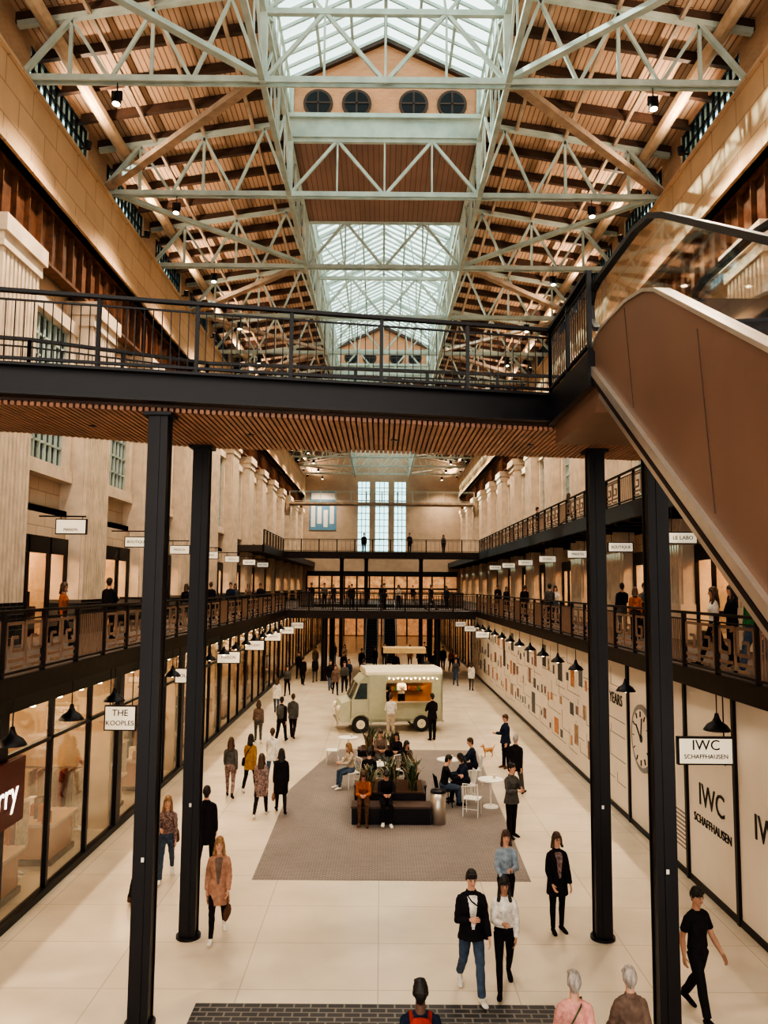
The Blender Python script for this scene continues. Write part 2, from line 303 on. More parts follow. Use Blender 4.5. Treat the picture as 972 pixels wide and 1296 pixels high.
def flush_people():
    dg=bpy.context.evaluated_depsgraph_get(); dg.update()
    for o,P,e,k in pend:
        me=bpy.data.meshes.new_from_object(o.evaluated_get(dg))
        n=len(me.vertices); co=np.empty(n*3,np.float32); me.vertices.foreach_get('co',co); co=co.reshape(-1,3).astype(float)
        no=np.empty(n*3,np.float32); me.vertex_normals.foreach_get('vector',no); no=no.reshape(-1,3).astype(float)
        fs=[tuple(p.vertices) for p in me.polygons]
        quads=len({len(f) for f in fs})==1
        cen=co[np.array(fs)].mean(1) if quads else np.array([co[list(f)].mean(0) for f in fs])
        best=np.full(len(fs),1e9); mi=np.zeros(len(fs),int); mats=[]
        for st,m,hnt,rd in P:
            if m not in mats: mats.append(m)
            j=mats.index(m); d=np.full(len(fs),1e9)
            for (a,ax,ay),(b,bx,by) in zip(st[:-1],st[1:]):
                a=np.array(a);b=np.array(b);ab=b-a;L=np.linalg.norm(ab);T=ab/L
                t=np.clip((cen-a)@ab/L**2,0,1)
                of=cen-(a+t[:,None]*ab);u,v=frame(T,hnt)
                rx=ax+(bx-ax)*t;ry=ay+(by-ay)*t;r=np.minimum(rx,ry)
                q=np.sqrt((of@u/rx)**2+(of@v/ry)**2+((of@T)/(r if rd else .012))**2);d=np.minimum(d,(q-1)*(r if rd else 1)*np.where(q>1,1 if rd else .02,1 if rd else r))
            if m in HAIRS: d=d-.004
            w=d<best; best[w]=d[w]; mi[w]=j
        skinj=[i for i,m in enumerate(mats) if m in SKINS][0]
        if k['inner']:
            mats.append(k['inner']); w=(cen[:,1]+ (cen[:,2]-.9)*math.sin(rad(k['lean']))<-.06)&(np.abs(cen[:,0])<.022+.05*np.clip((cen[:,2]-1.0)/.4,0,1))&(cen[:,2]>.98)&(cen[:,2]<1.46)&(mi!=skinj)
            mi[w]=len(mats)-1
        amp=np.zeros(n); hamp=np.zeros(n)
        isc=np.array([m not in SKINS and m not in HAIRS and m is not k['shoe'] for m in mats])[mi]; ish=np.array([m in HAIRS for m in mats])[mi]
        if quads:
            F=np.array(fs); amp[F[isc].ravel()]=1; hamp[F[ish].ravel()]=1; amp[F[~isc].ravel()]=0
        xx,yy,zz=co.T; sd=len(k['name'])%7+k['x']*3.1
        fold=np.sin(zz*46+5*np.sin(xx*17+sd)+4*np.sin(yy*15+sd*2))*.5+np.sin(zz*23+xx*30*np.sin(sd)+yy*22+3*np.sin(zz*11))*.6+np.sin(xx*38+zz*9+sd)*.35
        co+=no*(amp*fold*.0042)[:,None]
        co+=no*(hamp*(np.sin(xx*210+zz*12)+np.sin(yy*190+zz*17))*.0016)[:,None]
        b=B(); b.v=[tuple(c) for c in co]; b.f=fs; b.mats=list(mats); b.m=[int(q) for q in mi]
        rem=[b.mi(m) for m in e.mats]; of=len(b.v); b.v+=e.v; b.f+=[tuple(of+i for i in f) for f in e.f]; b.m+=[rem[i] for i in e.m]
        zm=min(v[2] for v in b.v); b.v=[(v[0],v[1],v[2]-zm) for v in b.v]
        b.done(k['name'],(k['x'],k['y'],k['z']),rad(k['yaw']),True,scale=k['h']/1.775)
        bpy.data.objects.remove(o)
    pend.clear()
# near
person('woman_in_tan_coat',-2.76,14.16,0,1.70,8,True,tan,blk,wht,SK,hBl,.16,.62,WALK,((-8,8,25,0),(10,8,30,.1)),bag=brn,near=True,inner=taupe)
person('man_in_black_jacket',1.38,12.25,0,1.83,5,False,blk,jean,wht,SK,hB,0,.82,WALK2,((15,10,95,.8),(8,8,30,0)),inner=wht,near=True,hp=8,shoulderbag=blk)
person('woman_in_white_top',1.90,12.45,0,1.68,-4,True,wht,blk,blk,SKT,hB,.26,None,WALK,((30,8,70,.7),(5,10,25,.2)),near=True,hp=10)
person('woman_in_patterned_top',2.28,14.7,0,1.68,0,True,blue,blk,blk,SK,hBr,.12,None,WALK,((20,8,50,.3),(20,8,80,.6)),near=True,bag=blk)
person('woman_in_black_coat',3.14,14.45,0,1.68,10,True,blk,blk,blk,SK,hBr,.10,.66,STAND,((10,10,30,.2),(5,10,15,0)),near=True,glasses=True,inner=plaid)
person('man_in_black_tshirt',4.54,11.75,0,1.78,25,False,blk,blk,blk,SKT,hB,0,None,((20,8),(-16,20)),((-14,10,25,0),(14,10,25,0)),sleeve=False,near=True,hy=-5,hp=8)
person('man_with_backpack',.46,9.0,0,1.80,180,False,navy,jean,blk,SKD,hB,0,None,WALK,ARMW,pack=red,near=True)
person('man_in_pink_shirt',2.22,9.4,0,1.70,178,False,pink,beige,brn,SK,hG,0,None,WALK2,ARMW,near=True,shoulderbag=olive)
person('woman_in_brown_jacket',2.88,9.5,0,1.72,184,True,taupe,gry,brn,SK,hG,0,.72,WALK,ARMW,near=True)
person('man_standing_arms_folded',3.2,19.7,0,1.74,35,False,gry,blk,blk,SK,hB,0,.80,STAND,ARMF,near=True,hy=20)
person('man_walking',3.95,23.5,0,1.78,150,False,blk,gry,blk,SK,hG,0,.75,WALK,ARMW)
person('man_walking',4.2,27.0,0,1.75,-70,False,navy,blk,brn,SK,hBr,0,.8,STAND,ARMH)
person('woman_walking',-3.09,21.2,0,1.66,175,True,plaid,blk,wht,SK,hBr,.18,.62,WALK,ARMW)
person('woman_walking',-2.62,21.6,0,1.70,190,True,blk,blk,blk,SK,hB,.14,.55,WALK2,ARMS,bag=tan)
person('woman_walking',-3.8,23.8,0,1.68,172,True,must,blk,wht,SKT,hB,.1,.7,WALK,ARMW,shoulderbag=blk)
person('woman_walking',-4.25,23.1,0,1.70,185,True,gry,plaid,blk,SK,hBr,.16,None,WALK2,ARMW)
person('woman_walking',-3.3,24.8,0,1.68,178,True,wht,jean,blk,SK,hBr,0,.75,WALK,ARMW)
person('man_walking',-3.8,31.1,0,1.76,170,False,blk,blk,blk,SKT,hB,0,.8,WALK,ARMW,pack=gry)
person('man_walking',-3.45,31.9,0,1.76,175,False,gry,blk,blk,SK,hBr,0,.8,WALK2,ARMW)
person('woman_walking',-4.65,30.8,0,1.66,190,True,taupe,gry,wht,SK,hBr,.1,None,WALK2,ARMW)
person('woman_in_plaid_shirt',-4.36,16.8,0,1.70,10,True,plaid,jean,wht,SK,hBl,.18,None,WALK,ARMH,near=True,shoulderbag=brn)
person('woman_in_rust_coat',-4.55,15.8,0,1.68,175,True,rust,blk,brn,SK,hBr,.1,.5,WALK,ARMW)
person('man_in_black_coat',-3.66,17.25,0,1.80,180,False,blk,blk,blk,SK,hB,0,.6,WALK,ARMS)
far=[(-4.7,48.6,blk,blk,0,175),(-4.1,50.2,blk,gry,1,182),(-2.5,44.5,taupe,blk,1,10),(-2.05,45.6,gry,blk,0,0),(5.3,46.8,wht,gry,1,170),(4.5,57.7,blk,jean,0,0),(5.0,56.5,rust,blk,1,10),(2.8,57,navy,blk,0,185),(-1.3,55,blk,blk,0,0),(-2.7,60,beige,gry,1,0),(-4.9,38,wht,jean,1,180)]
far+=[(-2.9,46.5,blk,jean,0,10),(-1.9,48,navy,blk,1,0),(-1.0,47.2,blk,blk,0,180),(-2.4,52,blk,gry,0,0),(2.9,50.5,gry,blk,1,0),(3.6,53.5,blk,blk,0,180),(4.9,52,navy,jean,0,0),(-.4,58,blk,blk,1,0),(-4.6,56.5,taupe,blk,0,0),(.3,60.5,blk,gry,0,0),(-5.1,44,gry,blk,1,0),(2.2,60,tan,blk,1,0),(1.0,52.5,blk,blk,0,10),
 (4.6,49,gry,jean,1,0),(-5.3,52,blk,blk,0,0),(-3.6,62,blk,jean,1,0),(3.4,62,blk,blk,0,0)]
for i,(x,y,c,d,f,yw) in enumerate(far):
    person('woman_strolling' if f else 'man_strolling',x,y,0,1.68 if f else 1.77,yw,bool(f),c,d,blk,SK,hB if i%2 else hBr,.12*f,.75 if i%3 else None,WALK if i%2 else WALK2,ARMW)
person('man_in_black_hoodie',2.05,31.7,0,1.80,200,False,blk,blk,blk,SK,hB,0,.8,STAND,ARMF)
person('customer_in_white_shirt',.42,31.9,0,1.76,180,False,wht,beige,brn,SK,hBr,0,None,STAND,ARMF)
# seated
person('seated_woman',-.41,20.86,0,1.70,0,True,rust,brn,brn,SK,hBr,.14,None,SIT,ARML,lean=14,hp=22,near=True)
person('seated_man',.16,20.88,0,1.75,4,False,blk,blk,wht,SK,hB,0,None,SIT,ARML,lean=16,hp=25,near=True)
person('seated_man',1.75,22.3,0,1.75,100,False,blk,jean,blk,SK,hB,0,None,SIT,ARML,lean=10,hp=10)
person('seated_woman',2.45,22.9,0,1.68,-80,True,navy,blk,blk,SKT,hB,.1,None,SIT,ARML,lean=12,hp=15)
person('seated_man',.0,26.15,0,1.75,10,False,taupe,gry,blk,SK,hBr,0,None,SIT,ARML,lean=8)
person('seated_woman',-.85,24.3,0,1.66,-60,True,beige,jean,wht,SK,hBl,.16,None,SIT,ARML,lean=8)
person('seated_woman',.75,24.7,0,1.66,40,True,blk,blk,wht,SK,hB,.16,None,SIT,ARML,lean=8)
person('seated_man',-.3,23.05,0,1.75,182,False,blk,gry,blk,SK,hB,0,None,SIT,ARML,lean=12)
person('seated_woman',.85,23.05,0,1.68,176,True,gry,blk,blk,SK,hBr,.14,None,SIT,ARML,lean=8)
person('seated_woman',.55,26.15,0,1.66,-8,True,blk,brn,blk,SK,hB,.12,None,SIT,ARML,lean=8)
person('seated_man',2.9,24.8,0,1.75,-90,False,navy,blk,blk,SK,hBr,0,None,SIT,ARML,lean=10)
# upstairs
GZ=4.4
for i,(x,y,z,c,d,f,yw,hl) in enumerate([(6.95,16.6,GZ,wht,blk,1,-100,.25),(7.55,17.1,GZ,blk,blk,1,-90,.25),(7.1,15.1,GZ,green,jean,0,-60,0),(8.5,28,GZ,blk,gry,0,180,0),(8.0,25,GZ,rust,blk,1,160,.1),(8.5,25.6,GZ,gry,blk,0,10,0),
    (-8.3,20.8,GZ,rust,blk,1,90,.1),(-8.0,23.4,GZ,blk,blk,0,170,0),(-7.5,35,GZ,blk,blk,0,180,0),(-7.9,43,GZ,gry,blk,1,0,.1),(-7.2,38,GZ,navy,gry,0,0,0),(8.0,44,GZ,tan,blk,1,0,.1),(7.4,41,GZ,blk,blk,0,180,0),(7.9,36,GZ,wht,jean,1,0,.1),
    (-2,54,4.42,blk,blk,0,0,0),(1.2,55,4.42,beige,blk,1,0,.1),(3.4,53.5,4.42,blk,gry,0,90,0),(-4,56,4.42,gry,blk,0,0,0),(0,76,GZ,blk,blk,0,0,0),(-3,74,GZ,tan,blk,1,0,.1),(3,75,GZ,blk,blk,0,0,0),(-5,57,4.42,blk,gry,0,0,0),(4.6,56,4.42,navy,blk,1,0,.1),(.2,53,4.42,blk,blk,0,40,0),
    (-7.0,46,GZ,blk,blk,0,0,0),(-8.2,49,GZ,taupe,blk,1,0,.1),(-7.6,31,GZ,blk,gry,1,180,.1),(7.2,49,GZ,blk,blk,0,0,0),(8.2,52,GZ,navy,blk,1,0,.1),(7.0,33,GZ,gry,blk,0,180,0),(-1.4,78,GZ,blk,blk,0,0,0),(1.8,79,GZ,blk,blk,1,0,.1),(-4.6,77,GZ,navy,blk,0,0,0),(4.8,77,GZ,blk,blk,0,0,0),
    (-1.5,67.5,8.8,blk,blk,0,0,0),(2.4,67.8,8.8,blk,blk,0,10,0),(5.3,67.5,8.8,gry,blk,1,0,.1),(8.9,45,8.8,blk,gry,0,80,0),(8.8,37,8.8,taupe,blk,1,80,.1),(8.9,33,8.8,blk,blk,0,90,0)]):
    person('woman_on_gallery' if f else 'man_on_gallery',x,y,z,1.68 if f else 1.77,yw,bool(f),c,d,blk,SK if i%3 else SKT,hB if i%2 else hBr,hl,None,STAND if i%2 else WALK,ARMH if i%2 else ARMS,near=i<3)
mq=M('mannequin_white',(.7,.66,.6),.4)
for x,y,c in((-7.4,15.4,taupe),(-7.5,16.9,rust),(-7.4,20.0,beige),(-7.5,21.5,brn),(-7.3,26.8,navy),(-7.4,28.2,wht)):
    person('shop_mannequin',x,y,0,1.78,90,True,c,c,mq,SKT,None,0,.5,STAND,ARMS)
flush_people()
# ------------------------------------------------------------------ structure
Y0,Y1=-3.,97.
b=B(); b.box(-12.8,12.8,Y0,Y1+.3,-.3,0,floorM); b.done('floor')
b=B(); b.prism([(-2.6,16.8),(3.12,16.8),(3.55,29.8),(-1.65,29.9),(-2.66,24.0)],'z',.0,.006,paveM); b.done('grey_paving_inlay')
b=B(); b.box(-2.62,2.54,7,12.0,0,.006,matM); b.done('entrance_brick_inlay')
TY=[20.1+6.2*i for i in range(-3,13)]
TY=[t for t in TY if t<Y1-.5]
for sd,nm in((-1,'left'),(1,'right')):
    def bx(b,a,c,y0,y1,z0,z1,m): b.box(sd*a,sd*c,y0,y1,z0,z1,m)
    b=B()
    bx(b,10.35,10.6,Y0,Y1,7.9,19.3,brickM if sd>0 else stoneM)
    bx(b,10.0,10.6,Y0,Y1,19.3,20.1,brickM)
    bx(b,10.0,10.6,Y0,Y1,21.2,21.5,brickM)
    for ty in TY+[TY[-1]+6.2]:
        if ty-.9<Y1: bx(b,10.0,10.6,ty-.9,min(Y1,ty+.9),20.1,21.2,brickM)
    bx(b,10.1,10.6,Y0,Y1,7.3,8.3,stoneM)
    bx(b,12.6,12.8,Y0,Y1,-.1,8.3,shopwallM)
    bx(b,10.1,12.8,Y0,Y1,8.1,8.3,shopwall2)
    bx(b,10.0,10.6,TY[-1],Y1,4.4,8.3,stoneM); bx(b,6.5,6.7,94.5,Y1,0,4.18,stoneM)
    b.done('wall_'+nm)
    b=B(); bx(b,9.45,10.6,Y0,Y1,16.9,19.3,beamM); bx(b,9.38,10.6,Y0,Y1,19.15,19.32,beamM); bx(b,9.35,10.6,Y0,Y1,16.9,17.1,beamM); b.done('crane_beam')
    b=B(); bx(b,9.9,10.1,Y0,Y1,15.25,16.9,rustM); bx(b,9.7,10.1,Y0,Y1,15.2,15.3,rustM); bx(b,9.7,10.1,Y0,Y1,16.8,16.9,rustM)
    y=Y0
    while y<Y1-.1: bx(b,9.74,9.9,y,y+.04,15.3,16.8,rustM); y+=.77
    b.done('riveted_girder')
    b=B(); b.cyl((sd*9.1,Y0,21.0),(sd*9.1,Y1,21.0),.2,.2,M('eave_beam_paint',(.50,.35,.23),.6),10); b.done('eave_beam')
    for ty in TY:
        b=B()
        y0,y1=ty-1.05,ty+1.05
        bx(b,9.62,10.6,y0,y1,4.4,15.2,fluteM)
        bx(b,9.5,10.6,y0-.05,y1+.05,4.4,5.5,tileM if sd<0 else fluteM)
        k=y0+.06
        while k<y1-.1:
            bx(b,9.52,9.64,k,k+.12,5.5,14.4,fluteM); k+=.215
        bx(b,9.45,10.6,y0-.08,y1+.08,14.4,14.75,fluteM); bx(b,9.35,10.6,y0-.16,y1+.16,14.75,15.2,fluteM)
        b.done('fluted_pilaster')
    for i,ty in enumerate(TY[:-1]):
        c=ty+3.1
        b=B(); bx(b,10.25,10.34,c-1.6,c+1.6,9.6,14.0,darkglassM)
        for k in range(9):
            yy=c-1.6+k*.4; bx(b,10.17,10.25,yy-.03,yy+.03,9.6,14.0,steelM)
        for k in range(8):
            zz=9.6+k*.63; bx(b,10.17,10.25,c-1.6,c+1.6,zz-.03,zz+.03,steelM)
        bx(b,10.0,10.34,c-1.9,c-1.6,9.4,14.2,fluteM);bx(b,10.0,10.34,c+1.6,c+1.9,9.4,14.2,fluteM);bx(b,9.95,10.34,c-2,c+2,14.0,14.4,fluteM);bx(b,9.95,10.34,c-2,c+2,9.2,9.6,fluteM)
        b.done('window_%d'%(1+i+(20 if sd>0 else 0)))
        b=B(); bx(b,10.14,10.16,ty+.9,ty+5.3,20.1,21.2,roofglassM)
        for k in range(12): yy=ty+.9+k*.4; bx(b,10.06,10.14,yy-.025,yy+.025,20.1,21.2,darkM)
        for zz in(20.12,20.65,21.18): bx(b,10.06,10.14,ty+.9,ty+5.3,zz-.025,zz+.025,darkM)
        b.done('window_%d'%(41+i+(20 if sd>0 else 0)))
        b=B()
        y0,y1=ty+1.06,ty+5.14
        warm=(i%3!=1)
        bx(b,12.3,12.6,y0,y1,4.4,8.1,shopwallM if warm else shopwall2)
        bx(b,10.6,12.6,y0-.1,y0,4.4,8.1,shopwall2); bx(b,10.6,12.6,y1,y1+.1,4.4,8.1,shopwall2)
        bx(b,10.9,12.2,y0+.4,y1-.4,7.95,8.05,shoplightM)
        for k in range(4):
            zz=4.9+k*.6; bx(b,11.9,12.3,y0+.3,y1-.3,zz,zz+.04,rafterM)
            for q in range(9):
                yy=y0+.4+q*.38; bx(b,12.0,12.2,yy,yy+.2,zz+.04,zz+.04+random.uniform(.15,.4),random.choice([rust,must,wht,brn,red,beige,blk,blk]))
        for q in range(3):
            yy=y0+.7+q*1.1; bx(b,10.7,11.2,yy,yy+.6,4.4,5.3,rafterM); bx(b,10.8,11.1,yy+.1,yy+.4,5.3,5.75,random.choice([rust,wht,red,blk]))
        bx(b,10.0,10.12,y0,y1,6.9,7.4,darkM)
        for yy in(y0,y0+1.3,y1-1.3,y1): bx(b,10.0,10.12,yy-.05,yy+.05,4.4,7.4,darkM)
        bx(b,10.0,10.12,y0,y0+1.3,4.4,4.7,darkM); bx(b,10.0,10.12,y1-1.3,y1,4.4,4.7,darkM)
        bx(b,10.05,10.06,y0,y1,4.7,6.9,glassM)
        b.done('gallery_shopfront')
b=B()
wins=[(-2.98,-1.49),(-.83,.83),(1.49,2.98)]; WZ0,WZ1=10.2,18.9
b.box(-12.8,-2.98,Y1,Y1+.3,0,25.5,brickEndM);b.box(2.98,12.8,Y1,Y1+.3,0,25.5,brickEndM)
b.box(-1.49,-.83,Y1,Y1+.3,0,25.5,brickEndM);b.box(.83,1.49,Y1,Y1+.3,0,25.5,brickEndM)
for x0,x1 in wins: b.box(x0,x1,Y1,Y1+.3,0,WZ0,brickEndM);b.box(x0,x1,Y1,Y1+.3,WZ1,25.5,brickEndM)
b.done('wall_end')
for i,(x0,x1) in enumerate(wins):
    b=B()
    for k in range(4): xx=x0+(x1-x0)*k/3; b.box(xx-.04,xx+.04,Y1+.05,Y1+.15,WZ0,WZ1,steelM)
    for k in range(12): zz=WZ0+k*.79; b.box(x0,x1,Y1+.05,Y1+.15,zz-.04,zz+.04,steelM)
    b.box(x0,x1,Y1+.16,Y1+.18,WZ0,WZ1,roofglassM); b.done('window_%d'%(90+i))
b=B(); b.box(-8.9,-5.6,Y1-.08,Y1,12.8,17.7,M('poster_blue',(.12,.27,.42),.5)); b.box(-8.7,-5.8,Y1-.1,Y1-.08,16.6,17.4,whiteM)
for k in range(4): b.box(-8.7+k*.77,-8.2+k*.77,Y1-.1,Y1-.08,13.2+(k%2)*.4,16.1-(k%3)*.4,whiteM)
b.done('wall_poster')
# ------------------------------------------------------------------ roof
for sd in(-1,1):
    b=B(); b.add([(sd*10.6,Y0,21.3),(sd*3.35,Y0,22.45),(sd*3.35,Y1,22.45),(sd*10.6,Y1,21.3),(sd*10.6,Y0,21.5),(sd*3.35,Y0,22.65),(sd*3.35,Y1,22.65),(sd*10.6,Y1,21.5)],
       [(0,1,2,3),(4,7,6,5),(0,4,5,1),(3,2,6,7),(1,5,6,2),(0,3,7,4)],ceilM); b.done('ceiling')
    b=B(); y=TY[0]
    while y<Y1-.1:
        b.beam((sd*10.3,y,21.18),(sd*3.4,y,22.28),.15,.28,rafterM); y+=1.55
    for xx in(4.6,6.3,8.0):
        zz=21.3+(10.6-xx)*.1586-.33; b.beam((sd*xx,Y0,zz),(sd*xx,Y1,zz),.1,.12,steel2)
    b.done('roof_rafters')
solid=[(26.3,32.5),(57.3,63.5)]
for a,c in solid:
    b=B(); b.box(-3.4,3.4,a,c,21.5,21.65,soffitM); b.box(-3.4,-3.25,a,c,21.5,22.6,soffitM); b.box(3.25,3.4,a,c,21.5,22.6,soffitM); b.done('ceiling')
    for yy,s in((a,1),(c,-1)):
        b=B()
        circ=[(-2.35,.42),(-1.0,.42),(1.0,.42),(2.35,.42)]
        y0,y1=(yy,yy+.3) if s>0 else (yy-.3,yy)
        b.prism([(-3.35,21.6),(3.35,21.6),(3.35,23.65),(0,25.25),(-3.35,23.65)],'y',y0,y1,gableM)
        f=yy-.05*s
        b.box(-3.4,3.4,min(f-.1*s,yy),max(f-.1*s,yy),21.55,22.3,steelM)
        b.box(-3.4,3.4,min(f-.25*s,yy),max(f-.25*s,yy),22.2,22.35,steelM)
        for cx,r in circ:
            b.cyl((cx,yy-.06*s,22.85),(cx,yy-.0,22.85),.52,.52,rafterM,24); b.cyl((cx,yy-.08*s,22.85),(cx,yy,22.85),.42,.42,darkM,24)
            b.box(cx-.03,cx+.03,min(yy,yy-.1*s),max(yy,yy-.1*s),22.43,23.27,rafterM)
            b.box(cx-.42,cx+.42,min(yy,yy-.1*s),max(yy,yy-.1*s),22.82,22.88,rafterM)
        for q in(-1,1): b.beam((q*3.4,yy-.08*s,23.6),(0,yy-.08*s,25.22),.2,.22,rafterM)
        b.done('gable_wall')
for a,c in [(Y0,26.3),(32.5,57.3),(63.5,Y1)]:
    b=B()
    for q in(-1,1):
        y=a
        while y<=c+.01:
            b.beam((q*3.35,y,23.65),(0,y,25.3),.07,.10,steelM); b.beam((q*3.35,y,22.4),(q*3.35,y,23.65),.05,.05,steelM); y+=.62
        for t in(0,.33,.66): b.beam((q*3.35*(1-t),a,23.6+1.65*t),(q*3.35*(1-t),c,23.6+1.65*t),.09,.12,steelM)
        b.beam((q*3.35,a,22.45),(q*3.35,c,22.45),.15,.2,steelM)
    b.beam((0,a,25.28),(0,c,25.28),.12,.15,steelM)
    for q in(-1,1):
        b.add([(q*3.4,a,23.72),(0,a,25.4),(0,c,25.4),(q*3.4,c,23.72)],[(0,1,2,3)],roofglassM)
        b.add([(q*3.42,a,22.5),(q*3.42,a,23.7),(q*3.42,c,23.7),(q*3.42,c,22.5)],[(0,1,2,3)],roofglassM)
    b.done('skylight_lantern')
for q in(-1,1):
    b=B(); x=q*3.3
    for zz in(19.5,21.5): b.beam((x,Y0,zz),(x,Y1,zz),.16,.14,steelM)
    y=TY[0]
    while y<Y1-3.2:
        b.beam((x,y,19.5),(x,y+1.55,21.5),.07,.07,steelM); b.beam((x,y+1.55,21.5),(x,y+3.1,19.5),.07,.07,steelM)
        b.beam((x,y,21.5),(x,y+1.55,22.4),.05,.05,steelM);b.beam((x,y+1.55,22.4),(x,y+3.1,21.5),.05,.05,steelM)
        b.beam((x,y,19.5),(x,y,22.4),.08,.08,steelM); b.beam((x,y+1.55,19.5),(x,y+1.55,22.4),.05,.05,steelM); y+=3.1
    b.done('lattice_girder')
for i,ty in enumerate(TY):
    b=B(); z=19.5
    for dy in(-.1,.1): b.beam((-9.9,ty+dy,z),(9.9,ty+dy,z),.06,.17,steelM)
    for q in(-1,1):
        b.beam((q*9.8,ty,19.6),(q*8.5,ty,21.25),.14,.12,steelM)
        b.beam((q*9.95,ty,21.05),(q*3.3,ty,22.15),.16,.16,steelM)
        for p0,p1 in(((8.5,21.2),(7.4,19.5)),((7.4,19.5),(6.3,21.55)),((6.3,21.55),(5.2,19.5)),((5.2,19.5),(4.2,21.9)),((4.2,21.9),(3.3,19.5)),((8.5,21.2),(8.5,19.5)),((6.3,21.5),(6.3,19.5))):
            b.beam((q*p0[0],ty,p0[1]),(q*p1[0],ty,p1[1]),.09,.09,steelM)
        b.beam((q*3.3,ty,19.5),(q*3.3,ty,23.65),.2,.2,steelM)
        if not any(a-.1<ty<c+.1 for a,c in solid):
            b.beam((q*3.3,ty,23.6),(0,ty,25.2),.14,.14,steelM)
            b.beam((q*3.3,ty,21.5),(0,ty,24.0),.07,.07,steelM); b.beam((q*3.3,ty,23.5),(q*1.65,ty,21.5),.07,.07,steelM); b.beam((q*1.65,ty,21.5),(q*1.2,ty,24.5),.06,.06,steelM)
        b.beam((q*3.3,ty,19.5),(q*1.65,ty,21.5),.1,.1,steelM); b.beam((q*1.65,ty,21.5),(0,ty,19.5),.1,.1,steelM); b.beam((q*1.65,ty,21.5),(q*1.65,ty,19.5),.06,.06,steelM)
    b.beam((0,ty,19.5),(0,ty,21.5),.06,.06,steelM)
    b.beam((-3.3,ty,21.5),(3.3,ty,21.5),.14,.16,steelM)
    if i<len(TY)-1:
        for q in(-1,1):
            if i%2==0: b.beam((q*9.7,ty,19.62),(q*3.35,ty+6.2,19.62),.2,.14,steelM if i<5 else steel2)
            else: b.beam((q*3.35,ty,19.62),(q*9.7,ty+6.2,19.62),.26,.18,steel2)
    b.done('roof_truss')
for i,ty in enumerate(TY[2:]):
    for q in(-1,1):
        b=B(); b.cyl((0,0,0),(0,0,-.3),.015,.015,darkM,6); b.cyl((0,0,-.3),(0,-.04,-.62),.11,.13,darkM,14); b.cyl((0,-.04,-.621),(0,-.041,-.63),.10,.10,lampM,14)
        b.box(-.14,-.12,-.03,.03,-.5,-.25,darkM);b.box(.12,.14,-.03,.03,-.5,-.25,darkM);b.box(-.14,.14,-.03,.03,-.27,-.24,darkM)
        b.done('truss_spotlight',(q*7.2,ty,19.42),0,False)
# ------------------------------------------------------------------ galleries
def railing(b,p,q,z,bars=.12,style='bars',h=1.1,mb=dark2,post=.09,bw=.018,np0=1.55):
    p=Vector((p[0],p[1],0));q=Vector((q[0],q[1],0));d=(q-p);L=d.length;d/=L
    pt=lambda s,zz:(p.x+d.x*s,p.y+d.y*s,z+zz)
    b.beam(pt(0,h),pt(L,h),.09,.05,mb); b.beam(pt(0,.12),pt(L,.12),.05,.04,mb); b.beam(pt(0,h-.13),pt(L,h-.13),.03,.025,mb)
    np_=max(1,round(L/np0)); sp=L/np_
    for k in range(np_+1): b.beam(pt(k*sp,0),pt(k*sp,h),post,.05,mb)
    for k in range(np_):
        s0=k*sp; 
        if style=='mix' and k%3:
            z0,z1=.2,h-.2; s1=s0+.12;s2=s0+sp-.12; H_=z1-z0; mid=(s1+s2)/2
            for a0,a1 in((s1,mid-.05),(mid+.05,s2)):
                wd=a1-a0
                path=[(a0,z0),(a0,z1),(a1,z1),(a1,z0+H_*.38),(a0+wd*.36,z0+H_*.38),(a0+wd*.36,z0+H_*.68),(a0+wd*.68,z0+H_*.68)]
                for (u0,w0),(u1,w1) in zip(path[:-1],path[1:]): b.beam(pt(u0,w0),pt(u1,w1),.03,.055,bronzeM)
                b.beam(pt(a0+wd*.36,z0),pt(a1,z0),.03,.055,bronzeM); b.beam(pt(a0+wd*.2,z0+.12),pt(a1,z0+.12),.03,.055,bronzeM)
        else:
            n=int(sp/bars)
            for j in range(1,n): 
                s=s0+sp*j/n; b.beam(pt(s,.12),pt(s,h-.13),bw,bw if style!='mix' else .035,mb if style!='mix' else bronzeM)
for sd,nm in((-1,'left'),(1,'right')):
    b=B()
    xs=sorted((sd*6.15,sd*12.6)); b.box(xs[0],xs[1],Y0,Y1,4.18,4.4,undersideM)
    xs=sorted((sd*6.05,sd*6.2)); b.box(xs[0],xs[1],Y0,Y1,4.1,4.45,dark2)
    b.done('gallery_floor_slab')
    b=B(); 
    railing(b,(sd*6.12,2),(sd*6.12,50.5),4.4,.11,'mix',1.13); railing(b,(sd*6.12,59.5),(sd*6.12,70),4.4,.3,'mix',1.13); b.done('gallery_railing')
b=B()
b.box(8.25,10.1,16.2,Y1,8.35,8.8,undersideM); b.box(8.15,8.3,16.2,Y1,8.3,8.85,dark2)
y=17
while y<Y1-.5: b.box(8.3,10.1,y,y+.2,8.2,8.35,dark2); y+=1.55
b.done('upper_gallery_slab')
b=B(); railing(b,(8.2,16.2),(8.2,66),8.8,.14,'mix',1.08); b.done('upper_gallery_railing')
b=B(); b.box(-10.1,-8.25,55,Y1,8.35,8.8,undersideM); b.box(-8.3,-8.15,55,Y1,8.3,8.85,dark2); b.done('upper_gallery_slab')
b=B(); railing(b,(-8.2,55),(-8.2,66),8.8,.3,'bars',1.08); b.done('upper_gallery_railing')
def hcol(b,x,y,z1,r=.15,m=darkM):
    b.cyl((x,y,.03),(x,y,z1),r,r,m,20); b.cyl((x,y,0),(x,y,.05),r+.05,r+.05,m,20); b.cyl((x,y,z1-.25),(x,y,z1),r,r+.06,m,20)
b=B(); b.box(-6.0,6.0,50.5,59.5,4.18,4.4,undersideM); b.box(-6.0,6.0,50.4,50.55,3.95,4.45,dark2); b.box(-6,6,59.45,59.6,3.95,4.45,dark2)
